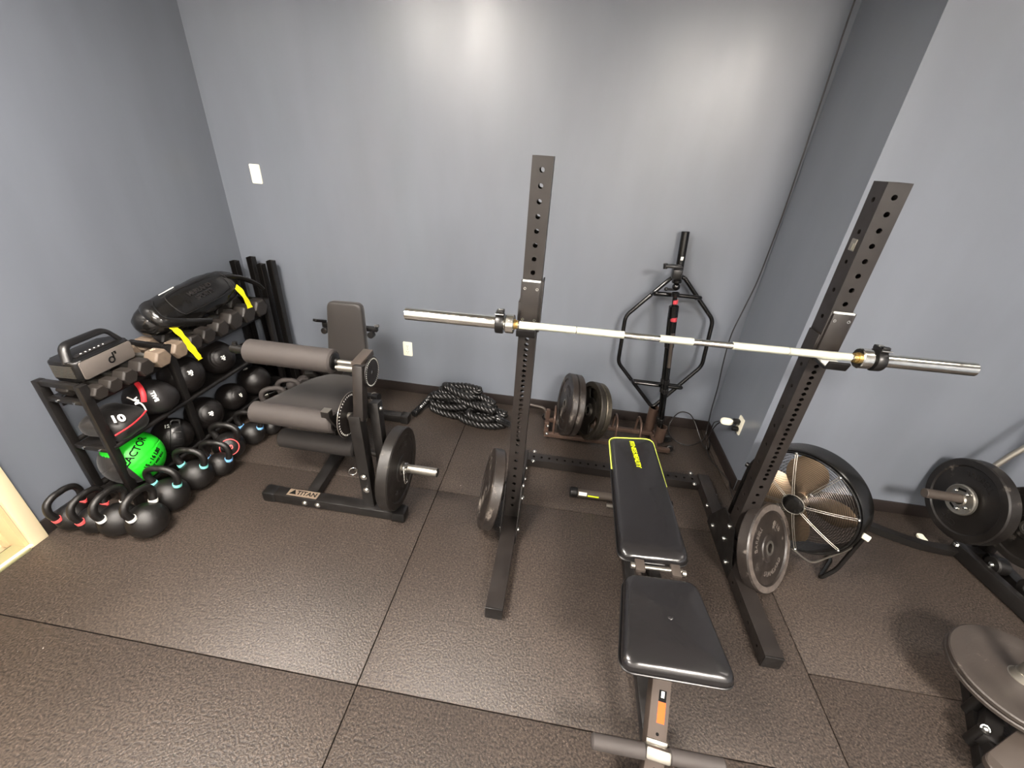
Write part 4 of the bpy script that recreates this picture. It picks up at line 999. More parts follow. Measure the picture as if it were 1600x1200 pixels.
# ================================================================== KETTLEBELLS
def kettlebell(x, y, R, yaw, band, label, group, hh=0.088, hw=0.062, face=None, hmat='kettle', hr=0.0165):
    t = thing('kettlebell', (x, y, 0), label, 'kettlebell', group); zc = R * 0.93
    g = G(); prof = [(0, 0.0)]
    a0 = -math.asin(0.93)
    for k in range(26):
        a = a0 + (PI / 2 - a0) * k / 25; prof.append((R * math.cos(a), zc + R * math.sin(a)))
    prof[-1] = (0, zc + R); g.lathe(prof, (x, y, 0), (0, 0, 1), 44); bd_ = part(g, 'bell', 'kettle', t)
    Rz = Matrix.Translation((x, y, 0)) @ Matrix.Rotation(yaw, 4, 'Z'); zb = zc + math.sqrt(max(R * R - hw * hw, 0)) - 0.008; zt = zc + R + hh
    pts = [(hw * 0.92, zb - 0.01), (hw * 1.0, zb + 0.02), (hw * 1.22, zb + (zt - zb) * 0.55), (hw * 1.02, zt - 0.018), (hw * 0.45, zt), (0, zt + 0.001)]
    full = [V((p, 0, z)) for p, z in pts] + [V((-p, 0, z)) for p, z in pts[-2::-1]]
    P = [Rz @ p for p in catmull(full, 5)]
    n = len(P); g = G(); g.tube(P, hr, 16, radii=[hr * (1.18 - 0.18 * math.sin(PI * k / (n - 1))) for k in range(n)]); h_ = part(g, 'handle', hmat, t)
    if band:
        for s_ in (1, -1):
            g = G(); g.tube([Rz @ V((s_ * hw * 0.965, 0, zb + 0.010)), Rz @ V((s_ * hw * 1.02, 0, zb + 0.026))], hr * 1.25, 20); part(g, 'colour_band', band, h_)
    if face:
        n = V(face).normalized(); c = V((x, y, zc)); rr = R * 0.56; d = math.sqrt(R * R - rr * rr)
        g = G(); g.torus(c + n * d, n, rr, 0.003, 44, 8); part(g, 'ring_mark', 'pink', bd_)
        Ff = frame(c, n); text('10', R * 0.42, lambda p: Ff @ (V((p.x, p.y, math.sqrt(R * R - p.x ** 2 - p.y ** 2) + 0.0008 + p.z))), 'pink', bd_, extrude=0.0006, bold=0.0012)
    return t
GK = 'kettlebells lined up in front of the rack'
kettlebell(-1.905, 1.225, 0.088, PI / 2 + 0.04, 'white', 'white-banded kettlebell at the front corner, nearest the open floor', GK)
kettlebell(-2.050, 1.205, 0.082, PI / 2 + 0.04, 'white', 'white-banded kettlebell second from the corner, beside the coral-banded one', GK)
kettlebell(-2.168, 1.195, 0.070, PI / 2 + 0.04, 'pink', 'coral-banded kettlebell between the white-banded and the one at the wall', GK, hr=0.015)
kettlebell(-2.290, 1.190, 0.069, PI / 2 + 0.04, 'pink', 'coral-banded kettlebell nearest the left wall', GK, hr=0.015)
kettlebell(-1.940, 1.395, 0.090, 0.14, 'teal', 'aqua-banded kettlebell below the green ball, by the near rack post', GK)
kettlebell(-1.930, 1.560, 0.086, 0.14, 'teal', 'aqua-banded kettlebell right of the green ball', GK)
kettlebell(-1.885, 1.680, 0.070, 0.14, 'skyblue', 'blue-banded kettlebell left of the one marked 10', GK)
kettlebell(-1.935, 1.825, 0.088, 0.16, None, 'kettlebell with a coral ring and the number 10', GK, face=(0.62, -0.62, 0.42), hh=0.07, hr=0.018)
kettlebell(-1.900, 1.985, 0.075, 0.14, 'skyblue', 'blue-banded kettlebell behind the one marked 10', GK)
kettlebell(-1.850, 2.100, 0.060, 0.14, 'white', 'small kettlebell partly behind the knee roller of the leg machine', GK, hw=0.05, hr=0.014)
kettlebell(-1.930, 2.290, 0.075, 0.5, None, 'kettlebell with worn brown handle behind the leg machine seat', GK, hmat='foam')
kettlebell(-1.900, 2.420, 0.075, 0.3, None, 'kettlebell with worn brown handle farthest back by the seat', GK, hmat='foam')
# loose weights on the floor by the back wall
GL = 'loose dumbbells on the floor behind the leg machine'
dumbbell((-1.930, 2.700, 0.062), 0.060, 0.30, (0.35, -0.9, 0), 'hex dumbbell on the floor left of the backrest by the back wall', GL)
dumbbell((-1.680, 2.690, 0.062), 0.060, 0.28, (0.2, -0.95, 0), 'hex dumbbell on the floor partly behind the backrest', GL)
dumbbell((-1.80, 2.60, 0.30), 0.052, 0.26, (0.9, -0.3, 0.25), 'upper hex dumbbell leaning on the others behind the backrest', GL)
dumbbell((-1.78, 2.74, 0.185), 0.060, 0.28, (0.8, -0.5, 0), 'hex dumbbell laid across the two on the floor behind the backrest', GL)
t = thing('steel_club', (-2.1, 2.55, 0.0), 'short steel club with round head and grey end cap on the floor by the rack', 'club')
ca, cb_ = V((-2.13, 2.46, 0.055)), V((-1.95, 2.66, 0.085)); cd = (cb_ - ca).normalized()
g = G(); g.cyl(ca, cb_, 0.015, n=18); part(g, 'shaft', 'gloss', t)
g = G(); g.cyl(ca - cd * 0.03, ca + cd * 0.01, 0.026, n=24, bevel=0.006); part(g, 'end_cap', 'steelgrey', t)
g = G(); g.ellip(cb_, (0.05, 0.05, 0.05)); part(g, 'round_head', 'foam', t)
g = G(); g.ellip(cb_ - cd * 0.09, (0.04, 0.04, 0.04)); part(g, 'round_collar', 'foam', t)

# steel channels standing in the corner
for i, (x, y, z, lx) in enumerate(((-2.335, 2.72, 0.985, 0.0), (-2.235, 2.765, 1.012, 0.0), (-2.155, 2.745, 0.975, 0.0), (-2.085, 2.765, 1.000, 0.0))):
    lab = ['leftmost black steel channel behind the leather bag', 'tallest black steel channel, standing nearest the room corner', 'black steel channel second from the right in the corner', 'rightmost black steel channel in the corner'][i]
    w = 0.022
    F = frame((x, y, 0.001), V((lx, 0, 1)), (0, -1, 0)) if False else Matrix.Translation((x, y, 0.001))
    g = G(); g.prism([(-w, -w), (-w + .004, -w), (-w + .004, w - .004), (w - .004, w - .004), (w - .004, -w), (w, -w), (w, w), (-w, w)], z, F)
    for k in range(18): g.cyl((x, y + w - 0.0055, 0.05 + k * 0.051), (x, y + w - 0.0045, 0.05 + k * 0.051), 0.006, n=8)
    tag(g.build('steel_channel', 'blacksteel', loc=(x, y, 0)), lab, 'steel post', 'steel channels in the corner')

# ================================================================== BATTLE ROPE
def rope_path():
    pts = []
    # (cx, cy, a, b, tilt, z, start, turns)
    loops = [(-0.47, 2.560, 0.190, 0.085, -0.10, 0.027), (-0.70, 2.650, 0.215, 0.100, -0.12, 0.027), (-0.43, 2.570, 0.150, 0.075, 0.30, 0.080),
             (-0.72, 2.660, 0.195, 0.085, -0.05, 0.082), (-0.50, 2.610, 0.180, 0.065, -0.45, 0.132), (-0.76, 2.670, 0.140, 0.065, 0.12, 0.138), (-0.66, 2.670, 0.150, 0.060, -0.30, 0.190)]
    for i, (cx, cy, a, b, tl, z) in enumerate(loops):
        st = PI if i % 2 else 0
        for k in range(12):
            th = st + 2 * PI * k / 12 * (1 if i % 2 else -1)
            x, y = a * math.cos(th), b * math.sin(th)
            zz = z + 0.02 * math.sin(th * 2 + i) * (0.3 + 0.12 * i)
            pts.append(V((cx + x * math.cos(tl) - y * math.sin(tl), cy + x * math.sin(tl) + y * math.cos(tl), max(0.027, zz))))
    for _ in range(1):
        q = pts[:]; 
        for i in range(1, len(pts) - 1): q[i] = (pts[i - 1] + pts[i] * 2 + pts[i + 1]) / 4
        pts = q
    head = [V((-0.985, 2.500, 0.027)), V((-0.962, 2.585, 0.032)), V((-0.925, 2.66, 0.06)), V((-0.86, 2.72, 0.10))]
    tail = [V((-0.34, 2.48, 0.10)), V((-0.26, 2.50, 0.05))]
    return head + pts[::-1] + tail
RP = catmull(rope_path(), 10)
# resample evenly
def resample(P, d):
    out = [P[0]]; acc = 0
    for a, b in zip(P, P[1:]):
        L = (b - a).length
        while acc + L >= d:
            t_ = (d - acc) / L; a = a.lerp(b, t_); out.append(a); L = (b - a).length; acc = 0
        acc += L
    return out
RP = resample(RP, 0.0042)
rp = thing('battle_rope', (-0.6, 2.6, 0), 'thick black twisted battle rope heaped against the back wall', 'rope')
def strands(P, r, pitch, d=0.0042, k=3, step=2):
    g = G(); u = (P[1] - P[0]).orthogonal().normalized(); fr = []
    for i in range(len(P)):
        tdir = (P[min(i + 1, len(P) - 1)] - P[max(i - 1, 0)]).normalized(); u = (u - tdir * u.dot(tdir)).normalized(); fr.append((P[i], u.copy(), tdir.cross(u)))
    for q_ in range(k):
        pts = []
        for i in range(0, len(P), step):
            p, a_, b_ = fr[i]; ph = 2 * PI * (i * d / pitch + q_ / k); pts.append(p + (a_ * math.cos(ph) + b_ * math.sin(ph)) * r * 0.50)
        g.tube(pts, r * 0.50, 9)
    return g
part(strands(RP[36:-20], 0.0285, 0.100), 'rope_coil', 'rope', rp, smooth=75)
g = G(); P_ = RP[:40]; g.tube(P_, 0.025, 14, radii=[0.0235 + 0.002 * math.sin(k * 1.5) for k in range(len(P_))]); part(g, 'end_grip', 'ropetape', rp)
g = G(); P_ = RP[-24:]; g.tube(P_, 0.025, 14, radii=[0.0235] * len(P_)); part(g, 'end_grip', 'ropetape', rp)

# ================================================================== PLATE RACK WITH BAR HOLDERS
pr = thing('plate_rack', (0.45, 2.53, 0), 'bronze low plate rack with bar holder tubes against the back wall', 'plate rack')
for y in (2.455, 2.640):
    g = G(); g.bar((0.005, y, 0.045), (0.80, y, 0.045), 0.032, 0.028); part(g, 'base_rail', 'bronze', pr)
for x in (0.015, 0.79):
    g = G(); g.box((x, 2.548, 0.040), (0.034, 0.155, 0.030), bevel=0.002); part(g, 'end_rail', 'bronze', pr)
g = G(); g.box((0.015, 2.64, 0.085), (0.030, 0.03, 0.10), bevel=0.003); g.box((0.015, 2.50, 0.085), (0.03, 0.02, 0.06), bevel=0.003); bk = part(g, 'corner_bracket', 'bronze', pr)
for z, y in ((0.09, 2.488), (0.06, 2.437)): bolt(pr, (0.022, y, z), (0, -1, 0), 0.009)
for x in (0.065, 0.205, 0.345, 0.500, 0.665):
    g = G(); g.tube(fillet([(x, 2.455, 0.055), (x, 2.468, 0.205), (x, 2.627, 0.205), (x, 2.640, 0.055)], 0.07, 8), 0.008, 12); part(g, 'divider_loop', 'bronze', pr)
for (x, y, zt) in ((0.835, 2.585, 0.150), (0.775, 2.690, 0.240)):
    g = G(); g.lathe([(0.031, 0.03), (0.036, 0.03), (0.036, zt), (0.031, zt)], (x, y, 0), (0, 0, 1), 36, loop=True); g.cyl((x, y, 0.028), (x, y, 0.034), 0.034, n=30); part(g, 'bar_holder_tube', 'bronze', pr)
g = G(); g.bar((0.80, 2.455, 0.045), (0.885, 2.455, 0.045), 0.03, 0.028); g.bar((0.80, 2.60, 0.045), (0.80, 2.70, 0.045), 0.03, 0.028); part(g, 'holder_bracket', 'bronze', pr)
for (x, y) in ((0.895, 2.50), (0.905, 2.62), (0.00, 2.70)):
    g = G(); g.lathe([(0.006, -0.012), (0.024, -0.012), (0.028, -0.008), (0.028, 0.008), (0.024, 0.012), (0.006, 0.012)], (x, y, 0.0285), (0, 1, 0), 28, loop=True); part(g, 'caster_wheel', 'plastic', pr)
g = G(); g.tube(fillet([(0.0, 2.655, 0.05), (-0.005, 2.655, 0.135), (-0.22, 2.665, 0.150)], 0.05, 6), 0.010, 14); part(g, 'push_handle', 'greysteel', pr)
GP = 'plates standing in the bronze rack'
n1 = V((-0.978, -0.17, 0.12)).normalized(); n2 = V((-0.93, -0.31, 0.20)).normalized()
c1 = V((0.118, 2.540, 0.262)); c2 = V((0.285, 2.540, 0.235))
weight_plate('outer left black bumper plate at the left end of the bronze rack', c1, n1, 0.222, 0.044, 'bumper', 'bumperold', GP, letters=LET)
weight_plate('black bumper plate sandwiched right behind the leftmost one in the bronze rack', c1 - n1 * 0.048, n1, 0.220, 0.044, 'bumper', 'bumperold', GP)
weight_plate('worn metal grip plate with slots, third from left in the bronze rack', c2, n2, 0.208, 0.038, 'iron', 'iron', GP, grips=3, spin=0.7, rimmat='ironrim')
weight_plate('rightmost worn silver-edged grip plate in the bronze rack', c2 - n2 * 0.043, n2, 0.205, 0.038, 'iron', 'ironrim', GP, grips=3, spin=0.2)

# ================================================================== HEX TRAP BAR
tb = thing('trap_bar', (0.77, 2.69, 0.04), 'glossy black hexagonal trap bar standing upright in the bronze holder tube', 'trap bar')
yy = lambda z: 2.690 + 0.075 * z
q = lambda x, z, dy=0: V((x, yy(z) + dy, z))
hexp = [q(0.725, 1.165), q(0.655, 1.125), q(0.447, 0.880), q(0.458, 0.545), q(0.765, 0.225), q(1.022, 0.590), q(1.008, 0.915), q(0.765, 1.165)]
g = G(); g.tube(fillet(hexp[1:] , 0.035, 5, closed=False), 0.0135, 16); part(g, 'hex_frame', 'gloss', tb)
g = G(); g.tube([q(0.655, 1.125), q(0.70, 1.175), q(0.765, 1.165)], 0.014, 14); part(g, 'frame_joint', 'gloss', tb)
g = G(); g.cyl(q(0.722, 1.160), q(0.722, 1.185), 0.033, n=30, bevel=0.003); g.cyl(q(0.722, 1.18), q(0.704, 1.440), 0.0245, n=30, bevel=0.003); part(g, 'upper_sleeve', 'gloss', tb)
g = G(); g.box(q(0.7145, 1.285, -0.0245), (0.016, 0.002, 0.022)); part(g, 'sleeve_sticker', 'white', tb)
g = G(); g.cyl(q(0.765, 0.235), q(0.765, 0.205), 0.033, n=30, bevel=0.003) if False else g.cyl(q(0.766, 0.225), q(0.775, 0.05), 0.0245, n=30, bevel=0.003); part(g, 'lower_sleeve', 'gloss', tb)
for z, xa, xb_, dz in ((1.045, 0.588, 0.868, 0.03), (0.420, 0.578, 0.902, 0.0)):
    g = G(); g.tube([q(xa, z), q(xb_, z + dz * 0.3)], 0.0125, 14); part(g, 'low_handle', 'gloss', tb)
    g = G(); g.tube(fillet([q(xa, z), q(xa - 0.005, z + 0.03, -0.085), q(xb_ + 0.005, z + 0.03, -0.085), q(xb_, z)], 0.03, 5), 0.0125, 14); part(g, 'raised_handle', 'gloss', tb)

# ================================================================== TRIPOD
tp = thing('camera_tripod', (0.825, 2.585, 0.035), 'folded black camera tripod with red accents standing in the front holder tube', 'tripod')
T0, T1 = V((0.835, 2.585, 0.040)), V((0.672, 2.600, 1.215)); td = (T1 - T0).normalized(); tq = lambda u, dx=0, dy=0: T0.lerp(T1, u) + V((dx, dy, 0))
for dx, dy in ((-0.014, 0.008), (0.014, 0.008), (0, -0.014)):
    g = G(); g.cyl(tq(0.0, dx * .8, dy), tq(0.34, dx, dy), 0.0095, n=14); g.cyl(tq(0.34, dx, dy), tq(0.62, dx * 1.1, dy), 0.0115, n=14); g.cyl(tq(0.62, dx * 1.1, dy), tq(0.80, dx * 1.2, dy), 0.0135, n=14)
    lg = part(g, 'leg', 'gloss', tp)
    for u in (0.14, 0.34, 0.40, 0.62):
        g = G(); g.cyl(tq(u - 0.012, dx, dy), tq(u + 0.012, dx, dy), 0.0165, n=14, bevel=0.002); part(g, 'leg_lock', 'plastic', lg)
g = G(); g.tube([tq(0.50, 0.006, -0.026), tq(0.70, 0.006, -0.026)], 0.012, 14); part(g, 'grip_sleeve', 'greysteel', tp)
g = G(); g.cyl(tq(0.78), tq(0.845), 0.030, n=24, bevel=0.004); g.cyl(tq(0.845), tq(0.90), 0.014, n=16); part(g, 'shoulder', 'gloss', tp)
for u, r in ((0.765, 0.019), (0.855, 0.017)):
    g = G(); g.cyl(tq(u, 0.004, -0.018 if u < 0.8 else 0), tq(u + 0.022, 0.004, -0.018 if u < 0.8 else 0), r, n=20, bevel=0.002); part(g, 'red_ring', 'redbit', tp)
g = G(); g.cyl(tq(0.895), tq(0.915), 0.024, n=24, bevel=0.003); g.ellip(tq(0.945), (0.023, 0.023, 0.023)); g.cyl(tq(0.965), tq(0.982), 0.028, n=24, bevel=0.004); hd = part(g, 'ball_head', 'gloss', tp)
g = G(); g.tube([tq(0.93), tq(0.93, -0.055, -0.01)], 0.007, 10); g.ellip(tq(0.93, -0.06, -0.01), (0.012, 0.012, 0.012)); part(g, 'lock_knob', 'plastic', hd)
g = G(); g.box(tq(1.01, -0.005), (0.055, 0.05, 0.055), bevel=0.006); g.box(tq(1.045, -0.03), (0.10, 0.05, 0.016), bevel=0.004); g.cyl(tq(1.03, -0.075), tq(1.055, -0.075), 0.012, n=14); part(g, 'phone_clamp', 'plastic', hd)

# ================================================================== FLOOR FAN
fc = V((1.300, 1.728, 0.362)); fn_ = V((-0.75, -0.66, 0.06)).normalized(); FR = 0.257; FF = frame(fc, fn_)
fan = thing('floor_fan', (1.38, 1.8, 0), 'large round black floor fan with shiny blades beside the right upright', 'fan')
g = G(); g.lathe([(FR + 0.004, -0.125), (FR + 0.016, -0.12), (FR + 0.017, -0.015), (FR + 0.010, -0.004), (FR + 0.002, -0.006), (FR + 0.004, -0.015)], fc, fn_, 80, loop=True); part(g, 'drum_housing', 'fanblack', fan)
def guard(zb, zf, nm, n0=26):
    g = G()
    for k in range(n0):
        rr = 0.05 + (FR - 0.055) * k / (n0 - 1); h = zf + (zb - zf) * (rr / FR) ** 2.6
        g.torus(fc + fn_ * h, fn_, rr, 0.0011, 72, 4)
    return g
gg = guard(0.0, 0.032, 'front'); fg = part(gg, 'front_guard', 'wire', fan)
g = G()
for k in range(16):
    rr = 0.05 + (FR - 0.055) * k / 15; g.torus(fc + fn_ * (-0.122 - 0.02 * (1 - (rr / FR) ** 2)), fn_, rr, 0.0011, 56, 4)
part(g, 'rear_guard', 'wire', fan)
g = G(); g.torus(fc + fn_ * 0.001, fn_, FR, 0.0055, 90, 8); part(g, 'guard_rim', 'gloss', fan)
ph0 = None
for k in range(8):
    a = math.radians(291.9) - k * PI / 4
    # same plane basis as measured: a x-axis = n x up
    ax_ = fn_.cross(V((0, 0, 1))).normalized(); ay_ = fn_.cross(ax_)
    d = ax_ * math.cos(a) + ay_ * math.sin(a); s_ = fn_.cross(d)
    g = G()
    for off in (-0.0045, 0.0045):
        pts = [fc + d * rr + s_ * off + fn_ * (0.004 + 0.034 * (1 - (rr / FR) ** 2.6)) for rr in (0.045, 0.10, 0.15, 0.20, 0.235, FR)]
        g.tube(pts, 0.0018, 6)
    part(g, 'guard_spoke', 'steelgrey', fg)
    g = G(); g.ellip(fc + d * FR + fn_ * 0.008, (0.007, 0.007, 0.007), nu=14, nv=10); part(g, 'guard_screw', 'zinc', fg)
g = G(); g.lathe([(0.0, 0.050), (0.030, 0.049), (0.044, 0.044), (0.050, 0.034), (0.050, 0.028), (0, 0.028)], fc, fn_, 44); hb = part(g, 'hub_badge', 'fanblack', fan)
g = G(); g.torus(fc + fn_ * 0.038, fn_, 0.0505, 0.0022, 44, 8); part(g, 'badge_ring', 'steelgrey', hb)
g = G(); g.cyl(fc - fn_ * 0.14, fc - fn_ * 0.055, 0.055, n=36, bevel=0.008); part(g, 'motor', 'fanblack', fan)
g = G(); g.cyl(fc - fn_ * 0.075, fc - fn_ * 0.035, 0.040, n=30, bevel=0.004); part(g, 'rotor_hub', 'alu', fan)
for k in range(4):
    a = math.radians(97) - k * PI / 2
    # blade as a curved, pitched paddle
    xr = (FF.to_3x3() @ V((1, 0, 0))); yr = (FF.to_3x3() @ V((0, 1, 0)))
    d = xr * math.cos(a) + yr * math.sin(a); s_ = fn_.cross(d)
    g = G(); rows = []
    for i in range(13):
        u = i / 12; rr = 0.030 + 0.198 * u; wdt = 0.030 + 0.150 * math.sin(PI * min(1, 0.10 + 0.72 * u)) ** 1.0 * (1 - 0.45 * max(0, u - 0.85) / 0.15)
        row = []
        for j in range(9):
            v = -0.5 + j / 8; pit = 0.50 - 0.18 * u
            sk = (v * wdt) + 0.02 * u
            edge = (1 - (2 * v) ** 2) * 0.012
            rad_ = rr + (0.014 * (1 - (2 * v) ** 2) if i == 12 else 0)
            row.append(fc + d * rad_ + s_ * sk * math.cos(pit) + fn_ * (-0.055 + sk * math.sin(pit) + edge))
        rows.append(row)
    top = [[g.bm.verts.new(p) for p in r_] for r_ in rows]; bot = [[g.bm.verts.new(p - fn_ * 0.0015) for p in r_] for r_ in rows]
    g.ring_strip(top, closed_ring=False); g.ring_strip(bot, closed_ring=False)
    g.ring_strip([[a_[0] for a_ in top], [b_[0] for b_ in bot]], closed_ring=False); g.ring_strip([[a_[-1] for a_ in top], [b_[-1] for b_ in bot]], closed_ring=False); g.ring_strip([top[-1], bot[-1]], closed_ring=False); g.ring_strip([top[0], bot[0]], closed_ring=False)
    part(g, 'fan_blade', 'alu', fan)
# floor stand: U tube pivoting at both sides of the drum
sx = V((0.66, -0.75, 0)).normalized(); pr_ = fc + sx * (FR + 0.022) - fn_ * 0.06; pl_ = fc - sx * (FR + 0.022) - fn_ * 0.06
back_ = V((-fn_.x, -fn_.y, 0)).normalized()
st = [pr_, V((pr_.x - 0.0, pr_.y, 0.10)) - sx * 0.015, V((1.475, 1.575, 0.014)), V((1.475, 1.575, 0.014)) + back_ * 0.20 - sx * 0.02, V((1.475, 1.575, 0.014)) + back_ * 0.20 - sx * 0.46, V((1.475, 1.575, 0.014)) - sx * 0.50, pl_]
g = G(); g.tube(fillet(st, 0.035, 6), 0.0105, 14); part(g, 'floor_stand', 'fanblack', fan)
for p_, s_ in ((pr_, 1), (pl_, -1)):
    g = G(); g.cyl(p_ - sx * 0.02 * s_, p_ + sx * 0.022 * s_, 0.014, n=18, bevel=0.003); part(g, 'tilt_knob', 'plate' if s_ > 0 else 'plastic', fan)
g = G(); g.tube(fillet([fc - V((0, 0, FR + 0.01)) - fn_ * 0.03, V((1.40, 1.70, 0.05)), V((1.44, 1.62, 0.06)), pr_ - V((0, 0, 0.06))], 0.04), 0.0055, 10); part(g, 'brace_rod', 'steelgrey', fan)

# ================================================================== CABLES
g = G(); cabp = [(1.210, 2.815, 2.75), (1.205, 2.820, 2.50), (1.215, 2.82, 2.16), (1.222, 2.82, 1.90), (1.228, 2.82, 1.60), (1.225, 2.82, 1.34), (1.215, 2.81, 1.17), (1.190, 2.80, 1.00), (1.165, 2.79, 0.82), (1.175, 2.79, 0.62), (1.195, 2.785, 0.42), (1.205, 2.78, 0.22), (1.215, 2.76, 0.06), (1.20, 2.72, 0.016), (1.15, 2.66, 0.010), (1.06, 2.60, 0.010), (0.975, 2.63, 0.010), (0.935, 2.72, 0.02), (0.95, 2.79, 0.08), (1.00, 2.80, 0.16), (1.07, 2.79, 0.16), (1.12, 2.76, 0.10), (1.16, 2.66, 0.02), (1.18, 2.58, 0.008), (1.21, 2.62, 0.01), (1.222, 2.70, 0.03)]
g.tube(catmull(cabp, 8), 0.0042, 8)
tag(g.build('power_cable', 'cord', loc=(1.2, 2.8, 0)), 'black cable hanging down the back corner and looping on the floor', 'cable')
t = thing('fan_cord', (1.2, 2.4, 0), 'black fan cord with white plug adapter in the alcove outlet, running to the floor', 'cord')  # power cord of the floor fan
g = G(); g.box((1.222, 2.418, 0.372), (0.042, 0.030, 0.030), bevel=0.005); g.box((1.222, 2.400, 0.328), (0.040, 0.026, 0.026), bevel=0.005); part(g, 'black_plug', 'plastic', t)
g = G(); g.ellip((1.175, 2.440, 0.350), (0.038, 0.024, 0.022), e=(0.7, 0.7)); g.tube([(1.19, 2.43, 0.358), (1.215, 2.42, 0.368)], 0.012, 12); part(g, 'white_plug', 'plate', t)
g = G(); g.tube(catmull([(1.155, 2.455, 0.34), (1.145, 2.50, 0.27), (1.155, 2.56, 0.15), (1.165, 2.57, 0.05), (1.175, 2.48, 0.012), (1.205, 2.36, 0.012), (1.225, 2.24, 0.03), (1.20, 2.14, 0.05), (1.18, 2.02, 0.06), (1.15, 1.92, 0.09), (1.17, 1.84, 0.06)], 8), 0.0035, 8); part(g, 'cord_line', 'cord', t)
g = G(); g.tube(catmull([(1.15, 2.46, 0.335), (1.16, 2.57, 0.25), (1.20, 2.66, 0.12), (1.21, 2.68, 0.04)], 6), 0.0035, 8); part(g, 'cord_line', 'cord', t)

# ================================================================== RIGHT-HAND MACHINE
mc = thing('plate_loaded_machine', (2.5, 1.8, 0), 'black plate-loaded machine frame at the right edge by the wall', 'weight machine')
g = G(); P_ = catmull([(1.76, 2.10, 0.027), (1.90, 2.03, 0.027), (2.03, 1.965, 0.027), (2.17, 1.915, 0.027), (2.32, 1.90, 0.027), (2.48, 1.92, 0.027)], 6); g.tube(P_, 0.03, 4, radii=[(0.030, 0.034)] * len(P_), flat=(0, 0.7, 0.7)); part(g, 'curved_base', 'blacksteel', mc)
g = G(); g.bar((2.345, 1.93, 0.045), (2.405, 1.49, 0.045), 0.040, 0.075, up=(0, 0, 1)); sb_ = part(g, 'side_beam', 'blacksteel', mc)
for p in ((2.33, 1.905, 0.075), (2.385, 1.54, 0.086)): bolt(mc, p, (-0.5, -0.2, 0.8), 0.012)
g = G(); g.bar((2.405, 1.50, 0.04), (2.36, 1.36, 0.02), 0.04, 0.04); g.bar((2.36, 1.36, 0.02), (2.60, 1.30, 0.02), 0.04, 0.04); part(g, 'foot', 'blacksteel', mc)
for (x, y, z, r) in ((2.42, 1.78, 0.085, 0.045), (2.45, 1.63, 0.10, 0.05), (2.50, 1.48, 0.10, 0.04)):
    g = G(); g.cyl((x - 0.02, y, z), (x + 0.04, y, z), r, n=28, bevel=0.006); pv = part(g, 'pulley', 'blacksteel', mc)
    bolt(pv, (x - 0.022, y, z), (-1, 0, 0), 0.012); 
g = G(); g.bar((2.52, 1.945, 0.0), (2.52, 1.945, 1.20), 0.06, 0.06, up=(0, 1, 0)); g.bar((2.52, 1.9, 0.03), (2.50, 1.35, 0.03), 0.06, 0.05); part(g, 'upright', 'blacksteel', mc)
g = G(); g.tube([(2.30, 2.02, 0.44), (2.36, 2.01, 0.62), (2.48, 1.98, 0.92)], 0.014, 12); part(g, 'guide_rod', 'steelgrey', mc)
for y, z in ((1.945, 0.350), (1.62, 0.42)):
    g = G(); g.cyl((2.49, y, z), (2.04 if y > 1.9 else 2.40, y, z + 0.015 if y > 1.9 else z), 0.0245, n=30, bevel=0.002); part(g, 'weight_horn', 'greysteel' if y > 1.9 else 'steelgrey', mc)
weight_plate('black bumper plate with steel hub facing the room on the right-hand machine', (2.235, 1.945, 0.352), (-1, -0.02, 0.02), 0.222, 0.060, 'bumper', 'bumper', letters=[('BARBELL', 0.042, 0.140, PI * 0.5, False), ('CAP', 0.044, 0.140, -PI * 0.5, False)], lettermat='bumper')
t = thing('change_plate', (2.22, 1.945, 0.27), 'bare steel change plate with bolted face against the black bumper plate', 'weight plate')
g = G(); g.lathe([(0.026, -0.003), (0.078, -0.003), (0.082, 0.001), (0.082, 0.012), (0.076, 0.016), (0.060, 0.010), (0.034, 0.010), (0.030, 0.018), (0.026, 0.018)], (2.232, 1.945, 0.352), (-1, -0.02, 0.02), 56, loop=True); hh_ = part(g, 'steel_disc', 'steelgrey', t)
for a in (0.6, 1.9, 3.4, 4.4): bolt(hh_, (2.220, 1.945 + 0.050 * math.cos(a), 0.352 + 0.050 * math.sin(a)), (-1, 0, 0), 0.008)
for a in (1.2, 4.9):
    g = G(); g.box((2.221, 1.945 + 0.054 * math.cos(a), 0.352 + 0.054 * math.sin(a)), (0.002, 0.040, 0.012), rot=(a + PI / 2, 0, 0)); part(g, 'slot', 'dark', hh_)
weight_plate('dark bumper plate cut off by the photo edge, behind the steel-hubbed one', (2.405, 1.78, 0.36), (-1, -0.03, 0.02), 0.20, 0.05, 'bumper', 'bumper')
g = G(); g.ellip((2.235, 1.985, 0.012), (0.020, 0.028, 0.011), e=(0.6, 0.6), wob=0.004, wsc=60); tag(g.build('paper_scrap', 'plate', loc=(2.235, 1.985, 0)), 'small white scrap on the floor beside the curved machine base', 'scrap')

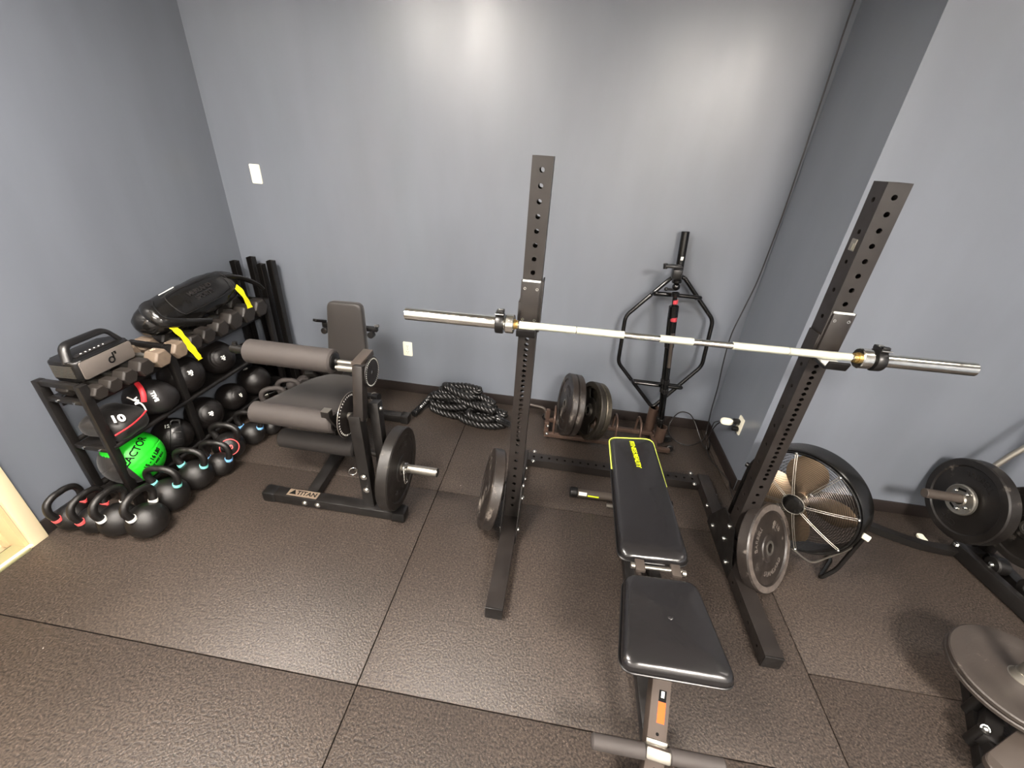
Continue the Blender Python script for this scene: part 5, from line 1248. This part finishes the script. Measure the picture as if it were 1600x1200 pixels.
# low sled with a vertical peg, bottom right
sl = thing('weight_sled', (1.85, 1.0, 0), 'grey and black weight sled frame at the bottom right corner', 'sled')
g = G(); g.bar((1.655, 0.815, 0.115), (2.25, 1.14, 0.115), 0.085, 0.03, bevel=0.006); g.cyl((1.655, 0.815, 0.101), (1.655, 0.815, 0.1285), 0.042, n=28, bevel=0.004); part(g, 'main_beam', 'greysteel', sl)
g = G(); g.bar((1.70, 0.90, 0.085), (1.93, 1.16, 0.085), 0.05, 0.05); g.bar((1.68, 0.84, 0.03), (1.95, 1.30, 0.03), 0.05, 0.05); g.bar((1.72, 0.88, 0.0), (1.72, 0.88, 0.1), 0.05, 0.05, up=(0, 1, 0)); g.bar((1.92, 1.12, 0.0), (1.92, 1.12, 0.1), 0.05, 0.05, up=(0, 1, 0)); part(g, 'side_runner', 'blacksteel', sl)
for p in ((1.775, 1.045, 0.115), (1.70, 0.935, 0.115)):
    g = G(); g.cyl((p[0], p[1], 0.02), (p[0], p[1], p[2]), 0.02, n=14); part(g, 'spacer', 'blacksteel', sl); bolt(sl, p, (-0.3, -0.5, 0.8), 0.010, 0.010)
g = G(); g.cyl((1.866, 1.078, 0.10), (1.866, 1.078, 0.52), 0.0245, n=30, bevel=0.003); part(g, 'weight_peg', 'steelgrey', sl)
g = G(); g.lathe([(0.025, 0.235), (0.036, 0.235), (0.028, 0.262), (0.025, 0.262)], (1.866, 1.078, 0), (0, 0, 1), 36, loop=True); g.cyl((1.866, 1.078, 0.12), (1.866, 1.078, 0.175), 0.045, n=28); part(g, 'peg_cone', 'steelgrey', sl)
weight_plate('dull grey flat plate lying on the sled peg at the bottom right corner', (1.866, 1.078, 0.234), (-0.055, -0.015, 0.998), 0.200, 0.022, 'thin', 'dull', group='plates on the sled', up=(0, 1, 0.01), hub=0.027)
weight_plate('underside plate of the pair on the sled peg, only its rim showing', (1.867, 1.078, 0.2095), (-0.055, -0.015, 0.998), 0.202, 0.020, 'thin', 'dull', group='plates on the sled', up=(0, 1, 0.01), hub=0.027)
